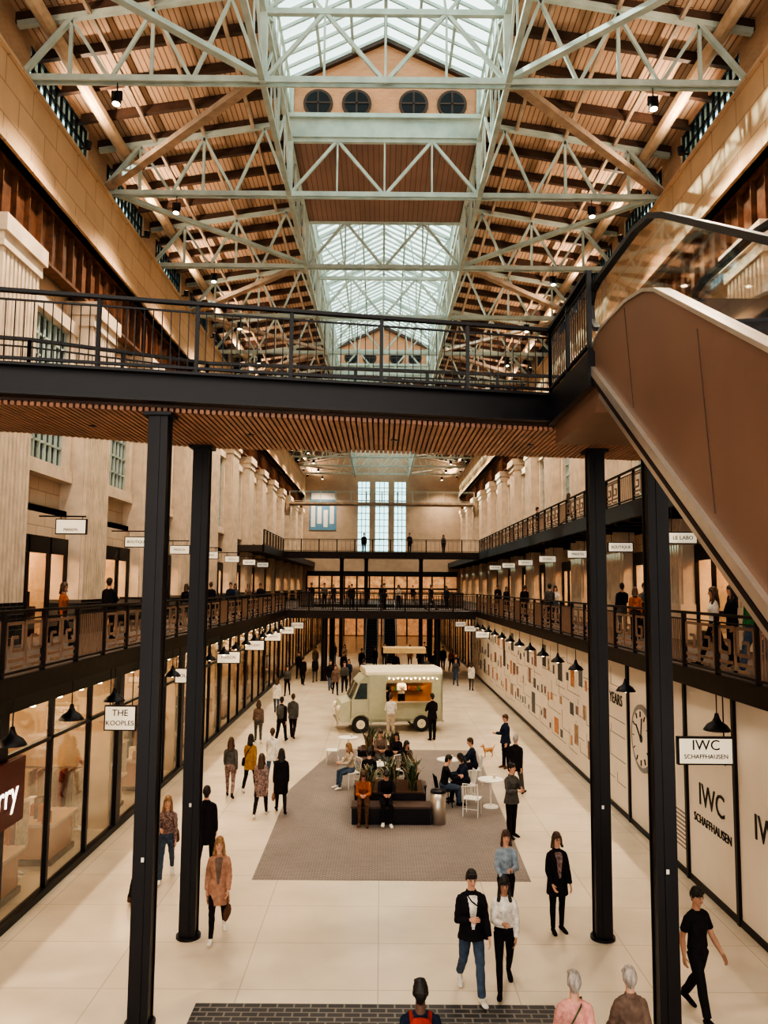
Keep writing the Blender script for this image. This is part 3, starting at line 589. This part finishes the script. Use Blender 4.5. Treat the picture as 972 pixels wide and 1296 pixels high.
railing(b,(-6.1,50.5),(6.1,50.5),4.4,.15,'bars',1.13,dark2,.1,.03); railing(b,(-6.1,59.5),(6.1,59.5),4.4,.3,'bars',1.13)
for x in(-3.6,3.6):
    for y in(51,59): hcol(b,x,y,4.2,.2)
for x in(-4.8,-2.4,0,2.4,4.8): b.cyl((x,52.5,4.14),(x,52.5,4.18),.12,.12,lampM,12)
b.done('crossing_footbridge')
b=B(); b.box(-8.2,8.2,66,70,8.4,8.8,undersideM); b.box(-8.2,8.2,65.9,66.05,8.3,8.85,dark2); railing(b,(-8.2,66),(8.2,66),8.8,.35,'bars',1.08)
for x in(-3.4,-1.3,3.4): hcol(b,x,68,8.4,.16)
b.done('crossing_footbridge')
b=B(); b.box(-9.4,9.4,80,82,14.3,14.5,steel2); railing(b,(-9.4,80),(9.4,80),14.5,1.0,'bars',1.1,steelM); b.done('crossing_footbridge')
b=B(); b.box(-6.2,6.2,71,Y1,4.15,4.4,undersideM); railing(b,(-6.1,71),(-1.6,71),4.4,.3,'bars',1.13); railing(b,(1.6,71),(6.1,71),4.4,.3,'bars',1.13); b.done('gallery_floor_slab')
b=B()
pane=M('lit_shop_pane',(.8,.36,.16),.5,emit=.4,var=.8,scale=1.6)
for k in range(12):
    x0=-9+k*1.53; b.box(x0,x0+1.35,Y1-.1,Y1,4.5,7.2,pane); b.box(x0-.18,x0,Y1-.15,Y1,4.4,7.4,darkM)
    b.box(x0,x0+1.35,Y1-.1,Y1,.1,3.4,pane); b.box(x0-.18,x0,Y1-.15,Y1,0,3.7,darkM)
b.box(-9.1,9.3,Y1-.16,Y1,7.2,7.8,darkM); b.box(-9.1,9.3,Y1-.16,Y1,3.4,3.9,darkM); b.box(-9.1,9.3,Y1-.16,Y1,5.6,5.8,darkM)
b.done('end_shopfronts')
def escal(x,y0,z0,y1,z1,name):
    b=B()
    for q in(-.5,.5):
        b.prism([(y0-1,z0),(y0,z0),(y1,z1-.4),(y1+1,z1-.4),(y1+1,z1+.1),(y1,z1+.15),(y0,z0+.35),(y0-1,z0+.3)],'x',q-.06,q+.06,silverM)
        b.prism([(y0-1,z0+.3),(y0,z0+.35),(y1,z1+.15),(y1,z1+.85),(y0,z0+1.0),(y0-1,z0+.9)],'x',q-.01,q+.01,glassM)
        b.beam((q,y0-1,z0+.93),(q,y0,z0+1.0),.08,.08,rubberM);b.beam((q,y0,z0+1.0),(q,y1,z1+.9),.08,.08,rubberM);b.beam((q,y1,z1+.9),(q,y1+1,z1+.9),.08,.08,rubberM)
    n=int((z1-z0)/.2)
    for k in range(n):
        t=k/n; yy=y0+(y1-y0)*t; b.box(-.44,.44,yy,yy+(y1-y0)/n+.05,max(z0,z0+(z1-z0)*t-.15),z0+(z1-z0)*t+.2,darkM)
    b.done(name,(x,0,0))
escal(-.75,62.5,0,70,4.4,'escalator'); escal(.75,62.5,0,70,4.4,'escalator')
# ------------------------------------------------------------------ near footbridge
DK=9.03
NS=.196
def neary(x): return 12.4-(2.7-x)*NS if x<2.7 else 9.95
NL=neary(-9.5)
FAR=[(-9.5,12.2),(-6,13.1),(-3.28,14.45),(3.6,15.2),(8.2,16.0)]
def fary(x):
    for (a,b_),(c,d) in zip(FAR[:-1],FAR[1:]):
        if x<=c: return b_+(d-b_)*(x-a)/(c-a)
    return FAR[-1][1]
b=B()
b.prism([(-9.5,NL),(2.7,12.4),(2.7,9.95),(8.2,9.95)]+FAR[::-1],'z',8.64,DK,darkM)
b.beam((-9.5,NL,8.82),(2.72,12.4,8.82),.14,.40,darkM); b.beam((-9.5,NL-.09,DK),(2.76,12.32,DK),.22,.04,darkM); b.beam((-9.5,NL-.09,8.62),(2.76,12.32,8.62),.22,.04,darkM)
b.beam((2.7,12.45,8.8),(2.7,9.9,8.8),.14,.46,darkM)
for (p,q) in zip(FAR[:-1],FAR[1:]): b.beam((p[0],p[1],8.8),(q[0],q[1],8.8),.1,.46,dark2)
x=-9.4
while x<8.1:
    b.box(x,x+.056,neary(x)+.08,fary(x)-.06,8.50,8.56,slatM); x+=.085
b.prism([(-9.5,NL+.1),(2.7,12.5),(2.7,9.95),(8.2,9.95)]+[(p[0],p[1]-.05) for p in FAR[::-1]],'z',8.57,8.62,rafterM)
for k in range(5):
    xx=-7+k*2.4; ym=(neary(xx)+fary(xx))/2; b.cyl((xx,ym,8.49),(xx,ym,8.56),.06,.06,darkM,16)
b.done('footbridge_deck')
b=B()
railing(b,(-9.5,NL),(2.68,12.38),DK,.125,'bars',1.09,darkM,.055,.012,1.45)
railing(b,(2.68,12.38),(2.68,10.0),DK,.11,'bars',1.09,darkM,.055,.014,1.2)
for (p,q) in zip(FAR[:-1],FAR[1:]): railing(b,p,q,DK,.125,'bars',1.09,darkM,.05,.012,1.45)
b.done('footbridge_railing')
def icol(name,x,y,z1):
    b=B(); w=.14
    b.box(-w,w,-w,-w+.03,0,z1,darkM); b.box(-w,w,w-.03,w,0,z1,darkM); b.box(-w+.02,w-.02,-w+.02,w-.02,0,z1,darkM)
    b.box(-.035,.035,-w-.012,-w,0,z1,darkM)
    b.cyl((0,0,0),(0,0,.05),w+.07,w+.07,darkM,24); b.box(-w-.06,w+.06,-w-.06,w+.06,z1-.05,z1,darkM)
    b.box(-.02,.02,-w-.016,-w-.01,2.2,2.26,whiteM)
    b.done(name,(x,y,0))
for x,y,zt in((-3.25,11.42,8.49),(3.86,11.1,8.24),(-3.25,14.15,8.49),(3.86,14.2,8.49)): icol('steel_column',x,y,zt)
# near escalator
b=B()
tz=lambda y:8.97-(7.66-y)*.58
bz=lambda y:8.82-(9.87-y)*.665
top=[(10.4,8.95),(10.15,9.0),(9.95,9.13),(9.6,9.22),(8.6,9.2),(8.0,9.1),(7.66,8.97)]+[(y,tz(y)) for y in(6,4,2,.5,-.5)]
for x0,x1 in((2.72,2.84),(4.08,4.2)):
    b.prism([(10.4,8.62)]+top+[(-.5,bz(-.5)),(9.87,8.72)],'x',x0,x1,copperM)
for yy in(8.4,6.4,4.4,2.4): b.beam((2.715,yy,bz(yy)+.1),(2.715,yy+.25,tz(yy) if yy<7.7 else 9.15),.006,.008,rafterM)
b.beam((2.70,9.95,8.80),(2.70,-.5,bz(-.5)-.06),.07,.1,silverM)
b.beam((2.74,9.95,8.66),(2.74,-.5,bz(-.5)-.2),.1,.05,dark2)
b.beam((2.78,10.1,8.60),(2.78,-.5,bz(-.5)-.32),.05,.07,silverM)
b.prism([(10.4,8.45),(9.9,8.5),(-.5,bz(-.5)-.35),(-.5,bz(-.5)-.05),(9.9,8.75),(10.4,8.75)],'x',2.8,4.12,copperM)
b.prism([(12.3,8.25),(10.0,8.25),(9.8,8.55),(10.0,8.62),(12.3,8.62)],'x',2.74,4.18,copperM)
for (p,q) in zip(top[:-1],top[1:]):
    for x in(2.78,4.14): b.beam((x,p[0],p[1]+.01),(x,q[0],q[1]+.01),.16,.04,silverM)
hr=[(10.0,9.35),(10.25,9.55),(10.3,9.78),(10.15,9.93),(9.9,9.97),(8.4,9.95),(7.9,9.87),(7.5,9.68)]+[(y,9.68-(7.5-y)*.58) for y in(6,4,2,0)]
for x in(2.78,4.14):
    for (p,q) in zip(hr[:-1],hr[1:]): b.beam((x,p[0],p[1]),(x,q[0],q[1]),.085,.06,rubberM)
    gl=[(10.0,9.1),(10.2,9.6),(10.2,9.8),(9.9,9.93),(8.4,9.92),(7.9,9.84),(7.5,9.66),(4,7.64),(0,5.32),(0,4.55),(7.66,8.98),(8.6,9.2)]
    n_=len(gl); b.add([(x,p[0],p[1]) for p in gl],[tuple(range(n_))],glassM)
for k in range(22):
    yy=7.9-k*.36; zz=8.85-k*.208
    b.box(2.86,4.06,yy-.36,yy,zz-.4,zz,darkM)
b.box(2.84,4.08,7.9,10.4,8.6,8.98,darkM)
b.done('escalator')
# ------------------------------------------------------------------ ground-floor shops
disp=[rust,must,red,tan,wht,beige,brn,blk,C('orange',.7,.22,.04),C('cream',.8,.66,.45)]
for i,y0 in enumerate([7.7+6.2*k for k in range(14)]):
    y1=min(y0+6.2,Y1-.15)
    for sd in((-1,) if y0<57 else (-1,1)):
        b=B()
        def bx(a,c,p,q,z0,z1,m): b.box(sd*a,sd*c,p,q,z0,z1,m)
        warm=i%2==0 or i==1
        bx(9.9,10.05,y0,y1,0,4.18,shopwallM if warm else shopwall2); bx(6.7,9.9,y0,y0+.12,0,4.18,shopwall2)
        bx(6.9,9.6,y0+.7,y0+1.3,4.05,4.12,shoplightM); bx(6.9,9.6,y0+4.4,y0+5.0,4.05,4.12,shoplightM)
        bx(6.45,6.6,y0-.16,y0+.16,0,4.18,darkM); bx(6.4,6.62,y0,y1,3.75,4.18,darkM); bx(6.44,6.6,y0,y1,0,.14,darkM)
        for k in(1,2): bx(6.46,6.56,y0+2.07*k-.05,y0+2.07*k+.05,0,3.8,darkM)
        bx(6.46,6.54,y0,y1,2.95,3.02,darkM)
        bx(6.5,6.51,y0,y1,.14,3.75,glassM)
        for k in range(5):
            zz=.4+k*.65; bx(9.4,9.9,y0+.5,y1-.5,zz,zz+.05,rafterM)
            for q in range(13):
                yy=y0+.6+q*.4
                if yy+.3<y1-.5: bx(9.48,9.75,yy,yy+.28,zz+.05,zz+.05+random.uniform(.2,.5),random.choice(disp))
        for yy in(y0+.9,y0+3.6):
            bx(7.0,8.0,yy,yy+1.3,.0,.12,rafterM); bx(7.05,7.95,yy+.05,yy+1.25,.12,.8,M('display_oak',(.36,.13,.05),.5)); bx(6.95,8.05,yy-.05,yy+1.35,.8,.86,M('display_top',(.38,.24,.15),.4))
            for q in range(5): bx(7.1+.17*q,7.24+.17*q,yy+.2*q,yy+.2*q+.2,.86,1.1+.1*(q%3),random.choice(disp))
        for yy in (y0+2.4,y0+5.3):
            bx(7.2,7.25,yy,yy+.05,0,1.7,silverM); bx(7.0,8.4,yy,yy+.05,1.65,1.7,silverM)
            for q in range(7): bx(7.1+q*.18,7.14+q*.18,yy-.2,yy+.25,.75,1.62,random.choice(disp))
        for yy in (y0+.6,y0+1.8,y0+3.1,y0+4.3,y0+5.5):
            bx(6.75,6.85,yy,yy+.1,3.6,3.75,lampM)
        b.done('shopfront')
# right hoarding
b=B(); b.box(6.5,6.62,7.7,56.9,0,4.18,creamM); b.box(6.46,6.5,7.7,56.9,0,.12,darkM); b.box(6.42,6.62,7.7,56.9,4.02,4.18,darkM)
for yy in(12.3,14.75,17.1,19.0,21.0): b.box(6.44,6.5,yy-.05,yy+.05,0,4.18,darkM)
lineM=M('hoarding_line_art',(.20,.17,.15),.7)
for z0 in(.6,1.2,1.9,2.6,3.3):
    y=21.4
    while y<56:
        y2=y+random.uniform(.6,2.2); zz=z0+random.uniform(-.25,.25); b.box(6.494,6.5,y,min(y2,56.8),zz,zz+.018,lineM)
        if y2<56.7: b.box(6.494,6.5,y2,y2+.018,zz,zz+random.uniform(.2,.7),lineM)
        y=y2+random.uniform(.1,.6)
picc=[M('picture_%d'%k,c,.5,var=.5,scale=9) for k,c in enumerate([(.22,.10,.06),(.05,.05,.05),(.36,.21,.12),(.10,.13,.14),(.50,.19,.07)])]
for z0 in(.75,1.75,2.75):
    y=22.6+random.uniform(0,1) if z0<2.5 else 24.2
    while y<55:
        w=random.choice([.25,.35,.5,.7]); hh=min(.85,w*random.choice([1.3,.8])); zz=z0+random.uniform(-.1,.15)
        b.box(6.488,6.5,y-.04,y+w+.04,zz-.04,zz+hh+.04,whiteM);b.box(6.484,6.489,y,y+w,zz,zz+hh,random.choice(picc)); y+=w+random.choice([.3,.6,1.2])
for k in range(9): b.box(6.494,6.5,17.3,18.6-.1*(k%3),.5+.09*k,.53+.09*k,lineM)
hoard=b.done('shop_hoarding')
text('IWC',.62,(6.49,15.9,1.85),RR,inkM,hoard); text('SCHAFFHAUSEN',.24,(6.49,15.9,1.35),RR,inkM,hoard); text('COMING SOON',.20,(6.49,15.9,2.75),RR,inkM,hoard)
text('IWC',.62,(6.49,13.5,1.9),RR,inkM,hoard); text('THE YEARS',.42,(6.49,22.6,2.95),RR,inkM,hoard)
b=B(); b.cyl((0,0,0),(-.03,0,0),.82,.82,M('dial_grey',(.25,.25,.26),.4,.3),40); b.cyl((-.03,0,0),(-.04,0,0),.70,.70,creamM,40); b.cyl((-.04,0,0),(-.05,0,0),.1,.1,darkM,20)
for k in range(12):
    t=k*math.pi/6; b.beam((-.045,math.sin(t)*.52,math.cos(t)*.52),(-.045,math.sin(t)*.66,math.cos(t)*.66),.04,.01,darkM)
b.beam((-.05,0,0),(-.05,.35,.3),.04,.01,darkM); b.beam((-.05,0,0),(-.05,-.1,.5),.03,.01,darkM)
b.done('watch_dial_poster',(6.495,19.95,2.3))
signF=M('sign_face',(.86,.76,.58),.5,emit=.4,var=.02)
def blade(x,y,z,w,h,lines,sizes,hang,name='hanging_sign'):
    b=B(); b.box(-w/2,w/2,-.05,.05,-h/2,h/2,darkM); b.box(-w/2+.03,w/2-.03,-.06,.06,-h/2+.03,h/2-.03,signF)
    for q in(-.35,.35): b.cyl((q*w,0,h/2),(q*w,0,hang-z),.012,.012,darkM,6)
    o=b.done(name,(x,y,z))
    n=len(lines)
    for k,(t,s) in enumerate(zip(lines,sizes)): text(t,s,(0,-.066,(h*.5-h*(k+.5)/n)*.8),RF,inkM,o)
blade(5.95,14.8,3.05,1.02,.50,['IWC','SCHAFFHAUSEN'],[.26,.11],4.1)
blade(-5.85,18.2,3.0,.72,.56,['THE','KOOPLES'],[.2,.15],4.1)
names=['ATELIER','BOUTIQUE','MAISON','STUDIO','OPTICS','LEATHER','WATCHES','BEAUTY']
for k in range(1,7):
    blade(-5.8,18.2+6.2*k,3.25,.9,.46,[names[k]],[.15],4.1)
    if k>3: blade(5.8,14.8+6.2*k+6,3.3,.8,.4,[names[k-1]],[.14],4.1)
blade(-9.0,22.9,7.65,.9,.45,['','MAISON'],[.1,.11],7.95); 
for k in range(1,7): blade(-9.0,22.9+6.2*k,7.55,.9,.4,[names[k]],[.14],7.95)
blade(8.35,21.9,7.4,.82,.34,['LE LABO'],[.15],8.3)
for k in range(1,7): blade(8.5,21.9+6.2*k,7.45,.9,.36,[names[k]],[.14],8.3)
for k in range(7):
    b=B(); b.beam((-9.95,22.9+6.2*k,7.95),(-8.6,22.9+6.2*k,7.95),.04,.04,darkM); b.done('sign_bracket')
b=B(); b.box(-.05,.05,-2.2,0.6,-.55,.55,M('sign_oxblood',(.09,.010,.010),.4)); o=b.done('shop_sign',(-6.38,13.9,2.4)); text('Mulberry',.62,(.055,-.8,-.02),RL,M('sign_letter_glow',(1,.9,.75),.5,emit=2),o)
def pendant(x,y,z):
    b=B(); b.cyl((0,0,.28),(0,0,4.12-z),.01,.01,darkM,6)
    prof=[(.03,.30),(.05,.22),(.08,.16),(.17,.10),(.23,.02),(.235,0)]
    vs=[];n=20
    for r,zz in prof:
        for k in range(n): t=2*math.pi*k/n; vs.append((r*math.cos(t),r*math.sin(t),zz))
    fs=[(i*n+k,i*n+(k+1)%n,(i+1)*n+(k+1)%n,(i+1)*n+k) for i in range(len(prof)-1) for k in range(n)]
    b.add(vs,fs+[tuple(range(n))],darkM); b.sph((0,0,.03),.065,lampM,10)
    b.done('pendant_lamp',(x,y,z),0,True)
y=13.2
while y<50:
    pendant(-5.98,y-.05,3.38)
    pendant(5.98,y+1.1 if y<14 else y+1.4,3.5); y+=2.48
# ------------------------------------------------------------------ food truck
tr=M('truck_sage_paint',(.46,.46,.33),.35,var=.05); trc=M('truck_cream_paint',(.76,.68,.50),.35,var=.04); tire=M('tyre_rubber',(.02,.02,.02),.8)
b=B(); W=.98
b.prism([(-2.05,.42),(-2.12,.6),(-2.12,1.0),(-2.02,1.2),(-1.62,1.32),(-1.32,2.02),(-1.1,2.25),(-.9,2.32),(-.9,.42)],'y',-W*.93,W*.93,tr)
b.box(-.9,2.2,-W,W,.42,.55,tr); b.box(2.12,2.2,-W,W,.42,2.35,tr); b.box(-.9,2.2,W-.06,W,.42,2.35,tr)
b.box(-.9,-.2,-W,-W+.06,.42,2.35,tr); b.box(1.75,2.2,-W,-W+.06,.42,2.35,tr); b.box(-.2,1.75,-W,-W+.06,.42,1.25,tr); b.box(-.2,1.75,-W,-W+.06,2.0,2.35,tr)
b.prism([(-W,2.33),(W,2.33),(W*.98,2.45),(W*.8,2.58),(-W*.8,2.58),(-W*.98,2.45)],'x',-1.05,2.2,trc)
for k in range(7):
    zz=.62+k*.085; b.box(-.88,2.18,-W-.012,-W,zz,zz+.03,tr)
for k in range(10): b.box(-.85+k*.07,-.83+k*.07,-W-.012,-W,1.3,2.3,tr)
b.box(-.25,1.8,-W-.22,-W,1.2,1.25,silverM)
b.add([(-.2,-W,2.03),(1.75,-W,2.03),(1.75,-W-.75,2.30),(-.2,-W-.75,2.30),(-.2,-W,2.06),(1.75,-W,2.06),(1.75,-W-.75,2.33),(-.2,-W-.75,2.33)],[(0,1,2,3),(4,7,6,5),(0,4,5,1),(1,5,6,2),(2,6,7,3),(3,7,4,0)],trc)
b.box(-.85,2.1,W-.1,W-.06,.6,2.3,shopwallM); b.box(-.1,1.7,-.3,-.1,2.26,2.3,shoplightM)
for zz in(1.45,1.8):
    b.box(-.1,1.7,W-.35,W-.1,zz,zz+.03,rafterM)
    for q in range(10): b.cyl((0+q*.17,W-.22,zz+.03),(0+q*.17,W-.22,zz+.2),.05,.04,random.choice([rust,must,wht,red,green]),8)
b.box(-1.62,-.95,-W*.93-.012,-W*.93,.6,1.3,tr); b.add([(-1.52,-W*.93-.015,1.36),(-.98,-W*.93-.015,1.36),(-.98,-W*.93-.015,2.0),(-1.27,-W*.93-.015,2.0)],[(0,1,2,3)],darkglassM)
b.box(-1.66,-1.645,-W*.93-.02,-W*.93,.6,1.32,rafterM); b.box(-1.1,-1.0,-W*.93-.03,-W*.93,1.12,1.15,silverM)
b.add([(-1.64,-.8,1.36),(-1.64,.8,1.36),(-1.36,.8,1.98),(-1.36,-.8,1.98)],[(0,1,2,3)],darkglassM)
b.beam((-1.635,0,1.36),(-1.35,0,2.0),.05,.03,tr)
for q in range(6): b.box(-2.135,-2.12,-.45,.45,.62+q*.08,.66+q*.08,silverM)
for q in(-.68,.68): b.cyl((-2.02,q,.95),(-2.2,q,.95),.13,.14,trc,16); b.cyl((-2.2,q,.95),(-2.21,q,.95),.12,.12,whiteM,16)
b.box(-2.22,-2.12,-.9,.9,.36,.48,silverM); b.box(2.2,2.28,-.9,.9,.36,.46,silverM)
for x in(-1.25,1.3):
    for q in(-1,1):
        b.cyl((x,q*(W-.18),.34),(x,q*(W+.02),.34),.34,.34,tire,24); b.cyl((x,q*W*1.0,.34),(x,q*(W+.035),.34),.20,.17,trc,20); b.cyl((x,q*W,.34),(x,q*(W+.05),.34),.06,.05,silverM,12)
    for k in range(10):
        t0,t1=math.pi*k/10,math.pi*(k+1)/10
        b.beam((x+.42*math.cos(t0),-W-.02,.36+.42*math.sin(t0)),(x+.42*math.cos(t1),-W-.02,.36+.42*math.sin(t1)),.1,.05,tr)
for k in range(12): b.sph((-.2+k*.18,-W-.76,2.28-.03*(k%2)),.03,lampM,6)
b.done('food_truck',(.28,34.25,0),rad(9))
person('truck_vendor',.9,34.35,.55,1.62,5,False,wht,blk,blk,SKT,hB,0,None,STAND,ARML); person('truck_vendor',.25,34.25,.55,1.60,0,True,blk,blk,blk,SK,hBr,.1,None,STAND,ARML)
flush_people()
b=B(); b.box(-1.1,1.1,-.6,.6,0,1.05,trc); b.box(-1.2,1.2,-.7,.7,1.05,1.12,whiteM); b.box(-1.25,1.25,-.75,.75,2.1,2.4,M('kiosk_canopy',(.55,.40,.20),.5))
for x in(-1.1,1.1):
    for y in(-.6,.6): b.box(x-.04,x+.04,y-.04,y+.04,1.1,2.1,darkM)
for k in range(5): b.cyl((-.8+k*.4,0,1.12),(-.8+k*.4,0,1.4),.12,.1,random.choice([rust,must,wht]),10)
b.done('snack_kiosk',(1.4,47.5,0))
# ------------------------------------------------------------------ seating island
leafs=[M('leaf_green',(.055,.085,.035),.5,var=.3),M('leaf_dark',(.02,.038,.017),.5,var=.3),M('leaf_dry',(.26,.18,.10),.6,var=.3)]
def plant(b,cx,cy,z,h,n,sp):
    for k in range(n):
        a=random.uniform(0,6.28);l=h*random.uniform(.5,1.1);o=random.uniform(.15,1)*sp;w=random.uniform(.012,.026)
        px,py=cx+random.uniform(-.12,.12),cy+random.uniform(-.12,.12); d=Vector((math.cos(a),math.sin(a),0));s=Vector((-d.y,d.x,0))
        pts=[Vector((px,py,z))+d*o*t**1.6+Vector((0,0,l*(t-.35*t**3))) for t in(0,.3,.6,.85,1)]
        ws=[w*.5,w,w*1.1,w*.7,.003]; vs=[]
        for p,ww in zip(pts,ws): vs+=[p-s*ww,p+s*ww]
        b.add(vs,[(2*i,2*i+1,2*i+3,2*i+2) for i in range(4)],leafs[k%3])
def island(name,x,y,l,wd):
    b=B()
    b.box(-wd/2,wd/2,-l/2,-l/2+.55,0,.40,darkM); b.box(-wd/2-.02,wd/2+.02,-l/2-.02,-l/2+.57,.40,.45,rafterM)
    b.box(-wd/2+.1,wd/2-.1,-l/2+.6,l/2-.6,0,.62,darkM); b.box(-wd/2+.15,wd/2-.15,-l/2+.65,l/2-.65,.62,.64,brn)
    b.box(-wd/2,wd/2,l/2-.55,l/2,0,.40,darkM); b.box(-wd/2-.02,wd/2+.02,l/2-.57,l/2+.02,.40,.45,rafterM)
    yy=-l/2+.85
    while yy<l/2-.8:
        for xx in(-wd/2+.4,0,wd/2-.4): plant(b,xx,yy,.62,random.uniform(.6,1.15),34,.45)
        yy+=.45
    b.done(name,(x,y,0))
island('planter_bench',.30,21.95,2.7,2.0); island('planter_bench',.05,27.0,2.2,1.6)
b=B(); b.cyl((0,0,0),(0,0,.78),.18,.2,silverM,24); b.cyl((0,0,.78),(0,0,.84),.21,.19,darkM,24); b.cyl((0,0,.84),(0,0,.85),.12,.12,darkM,20); b.done('litter_bin',(1.5,20.75,0),0,True)
def chair(x,y,rz,name='cafe_chair',m=whiteM):
    b=B()
    for q in(-.2,.2):
        b.cyl((q,-.2,0),(q,-.18,.45),.012,.012,m,8); b.cyl((q,.22,0),(q,.17,.45),.012,.012,m,8); b.cyl((q,.17,.45),(q,.25,.85),.012,.012,m,8)
    b.box(-.22,.22,-.2,.2,.44,.46,m)
    for k in range(7): xx=-.18+.06*k; b.cyl((xx,.18,.46),(xx,.25,.84),.007,.007,m,6)
    b.cyl((-.2,.25,.85),(.2,.25,.85),.014,.014,m,8); b.cyl((-.2,.2,.2),(.2,.2,.2),.008,.008,m,6)
    b.done(name,(x,y,0),rz)
def table(x,y):
    b=B(); b.cyl((0,0,.72),(0,0,.75),.35,.35,whiteM,28); b.cyl((0,0,.04),(0,0,.72),.025,.025,whiteM,10); b.cyl((0,0,0),(0,0,.04),.22,.2,whiteM,20)
    b.cyl((.1,.05,.75),(.1,.05,.85),.035,.04,trc,10); b.done('cafe_table',(x,y,0),0)
chair(2.45,22.9,rad(-80)); chair(2.45,21.5,rad(160)); table(3.05,22.3); chair(-.85,24.3,rad(-60)); table(-.1,24.1); chair(.75,24.7,rad(40)); chair(1.75,22.3,rad(100),'cafe_chair',darkM)
chair(-1.6,27.5,rad(-90)); table(-1.1,28.2); chair(2.9,24.8,rad(-90)); table(2.1,24.8)
fur=M('dog_fur_tan',(.50,.27,.13),.9,var=.25,scale=20)
b=B(); X=(0,1,0)
b.loft([((-.14,0,.27),.062,.078),((-.04,0,.265),.066,.082),((.08,0,.285),.054,.06),((.16,0,.29),.05,.058)],fur,X)
b.loft([((-.15,0,.30),.045,.05),((-.20,0,.37),.036,.04),((-.225,0,.41),.036,.036)],fur,X)
b.loft([((-.20,0,.42),.043,.042),((-.25,0,.42),.045,.042),((-.30,0,.405),.025,.024),((-.335,0,.40),.016,.016)],fur,X); b.sph((-.352,0,.405),.011,EYE,6)
for q in(-1,1):
    b.loft([((-.225,q*.032,.45),.017,.010),((-.22,q*.048,.50),.006,.004)],fur,X); b.sph((-.285,q*.026,.432),.007,EYE,6)
    b.loft([((-.13,q*.045,.25),.032,.035),((-.14+.02*q,q*.047,.16),.021,.022),((-.135+.03*q,q*.047,.08),.014,.015),((-.14+.03*q,q*.047,.02),.014,.014),((-.165+.03*q,q*.047,.013),.014,.012)],fur,X)
    b.loft([((.14,q*.042,.26),.042,.046),((.115,q*.046,.18),.028,.030),((.175+.02*q,q*.046,.11),.015,.016),((.165+.02*q,q*.046,.02),.013,.013),((.14+.02*q,q*.046,.013),.014,.012)],fur,X)
b.loft([((.20,0,.32),.018,.018),((.26,0,.38),.016,.016),((.27,0,.44),.009,.009)],fur,X)
b.done('small_dog',(3.85,28.7,0),rad(20),True,scale=.95)
# ------------------------------------------------------------------ lights, world, camera
w=bpy.data.worlds.new('World'); S.world=w; w.use_nodes=True; bg=w.node_tree.nodes['Background']
bg.inputs[0].default_value=(1.0,.92,.81,1); bg.inputs[1].default_value=2.5
def light(kind,name,loc,e,col,rot=(0,0,0),**k):
    l=bpy.data.lights.new(name,kind); l.energy=e; l.color=col
    for a,v in k.items(): setattr(l,a,v)
    o=bpy.data.objects.new(name,l); COL.objects.link(o); o.location=loc; o.rotation_euler=rot; return o
d=Vector((.84,-.10,-.55)).normalized()
o=light('SUN','sun',(0,0,40),8.0,(1,.88,.72),angle=.02); o.rotation_euler=d.to_track_quat('-Z','Y').to_euler()
for i,ty in enumerate(TY[1:]):
    for q in(-1,1):
        light('SPOT','truss_spot_beam',(q*7.2,ty-.05,18.75),2300,(1,.82,.62),(0,q*rad(-4),0),spot_size=rad(130),spot_blend=.8,shadow_soft_size=.12)
        u=Vector((-q*.62,0,.78)); a=light('SPOT','added_ceiling_fill',(q*9.15,min(ty+3.1,Y1-.8),19.75),480,(1,.78,.56),spot_size=rad(150),spot_blend=.7,shadow_soft_size=.12); a.rotation_euler=u.to_track_quat('-Z','Y').to_euler()  # upward spot is an added fill to brighten the roof boards
        b=B(); b.cyl((0,0,0),(0,0,.22),.1,.12,darkM,14); b.cyl((0,0,.221),(0,0,.23),.1,.1,lampM,14); b.beam((0,0,.02),(q*.3,0,.0),.05,.04,darkM); b.done('added_fill_housing',(q*9.15,min(ty+3.1,Y1-.8),19.34))  # made-up housing for the added ceiling fill
cam=bpy.data.cameras.new('camera'); co=bpy.data.objects.new('camera',cam); COL.objects.link(co); S.camera=co
cam.sensor_fit='VERTICAL'; cam.sensor_height=24; cam.sensor_width=18; cam.lens=24*1000/1296; co.location=(0,0,6.0); co.rotation_euler=(rad(90+5.37),rad(-.45),rad(-.2)); cam.clip_end=300
try:
    S.view_settings.view_transform='AgX'; S.view_settings.look='AgX - High Contrast'
except Exception as ex: print(ex)
S.view_settings.exposure=0.15
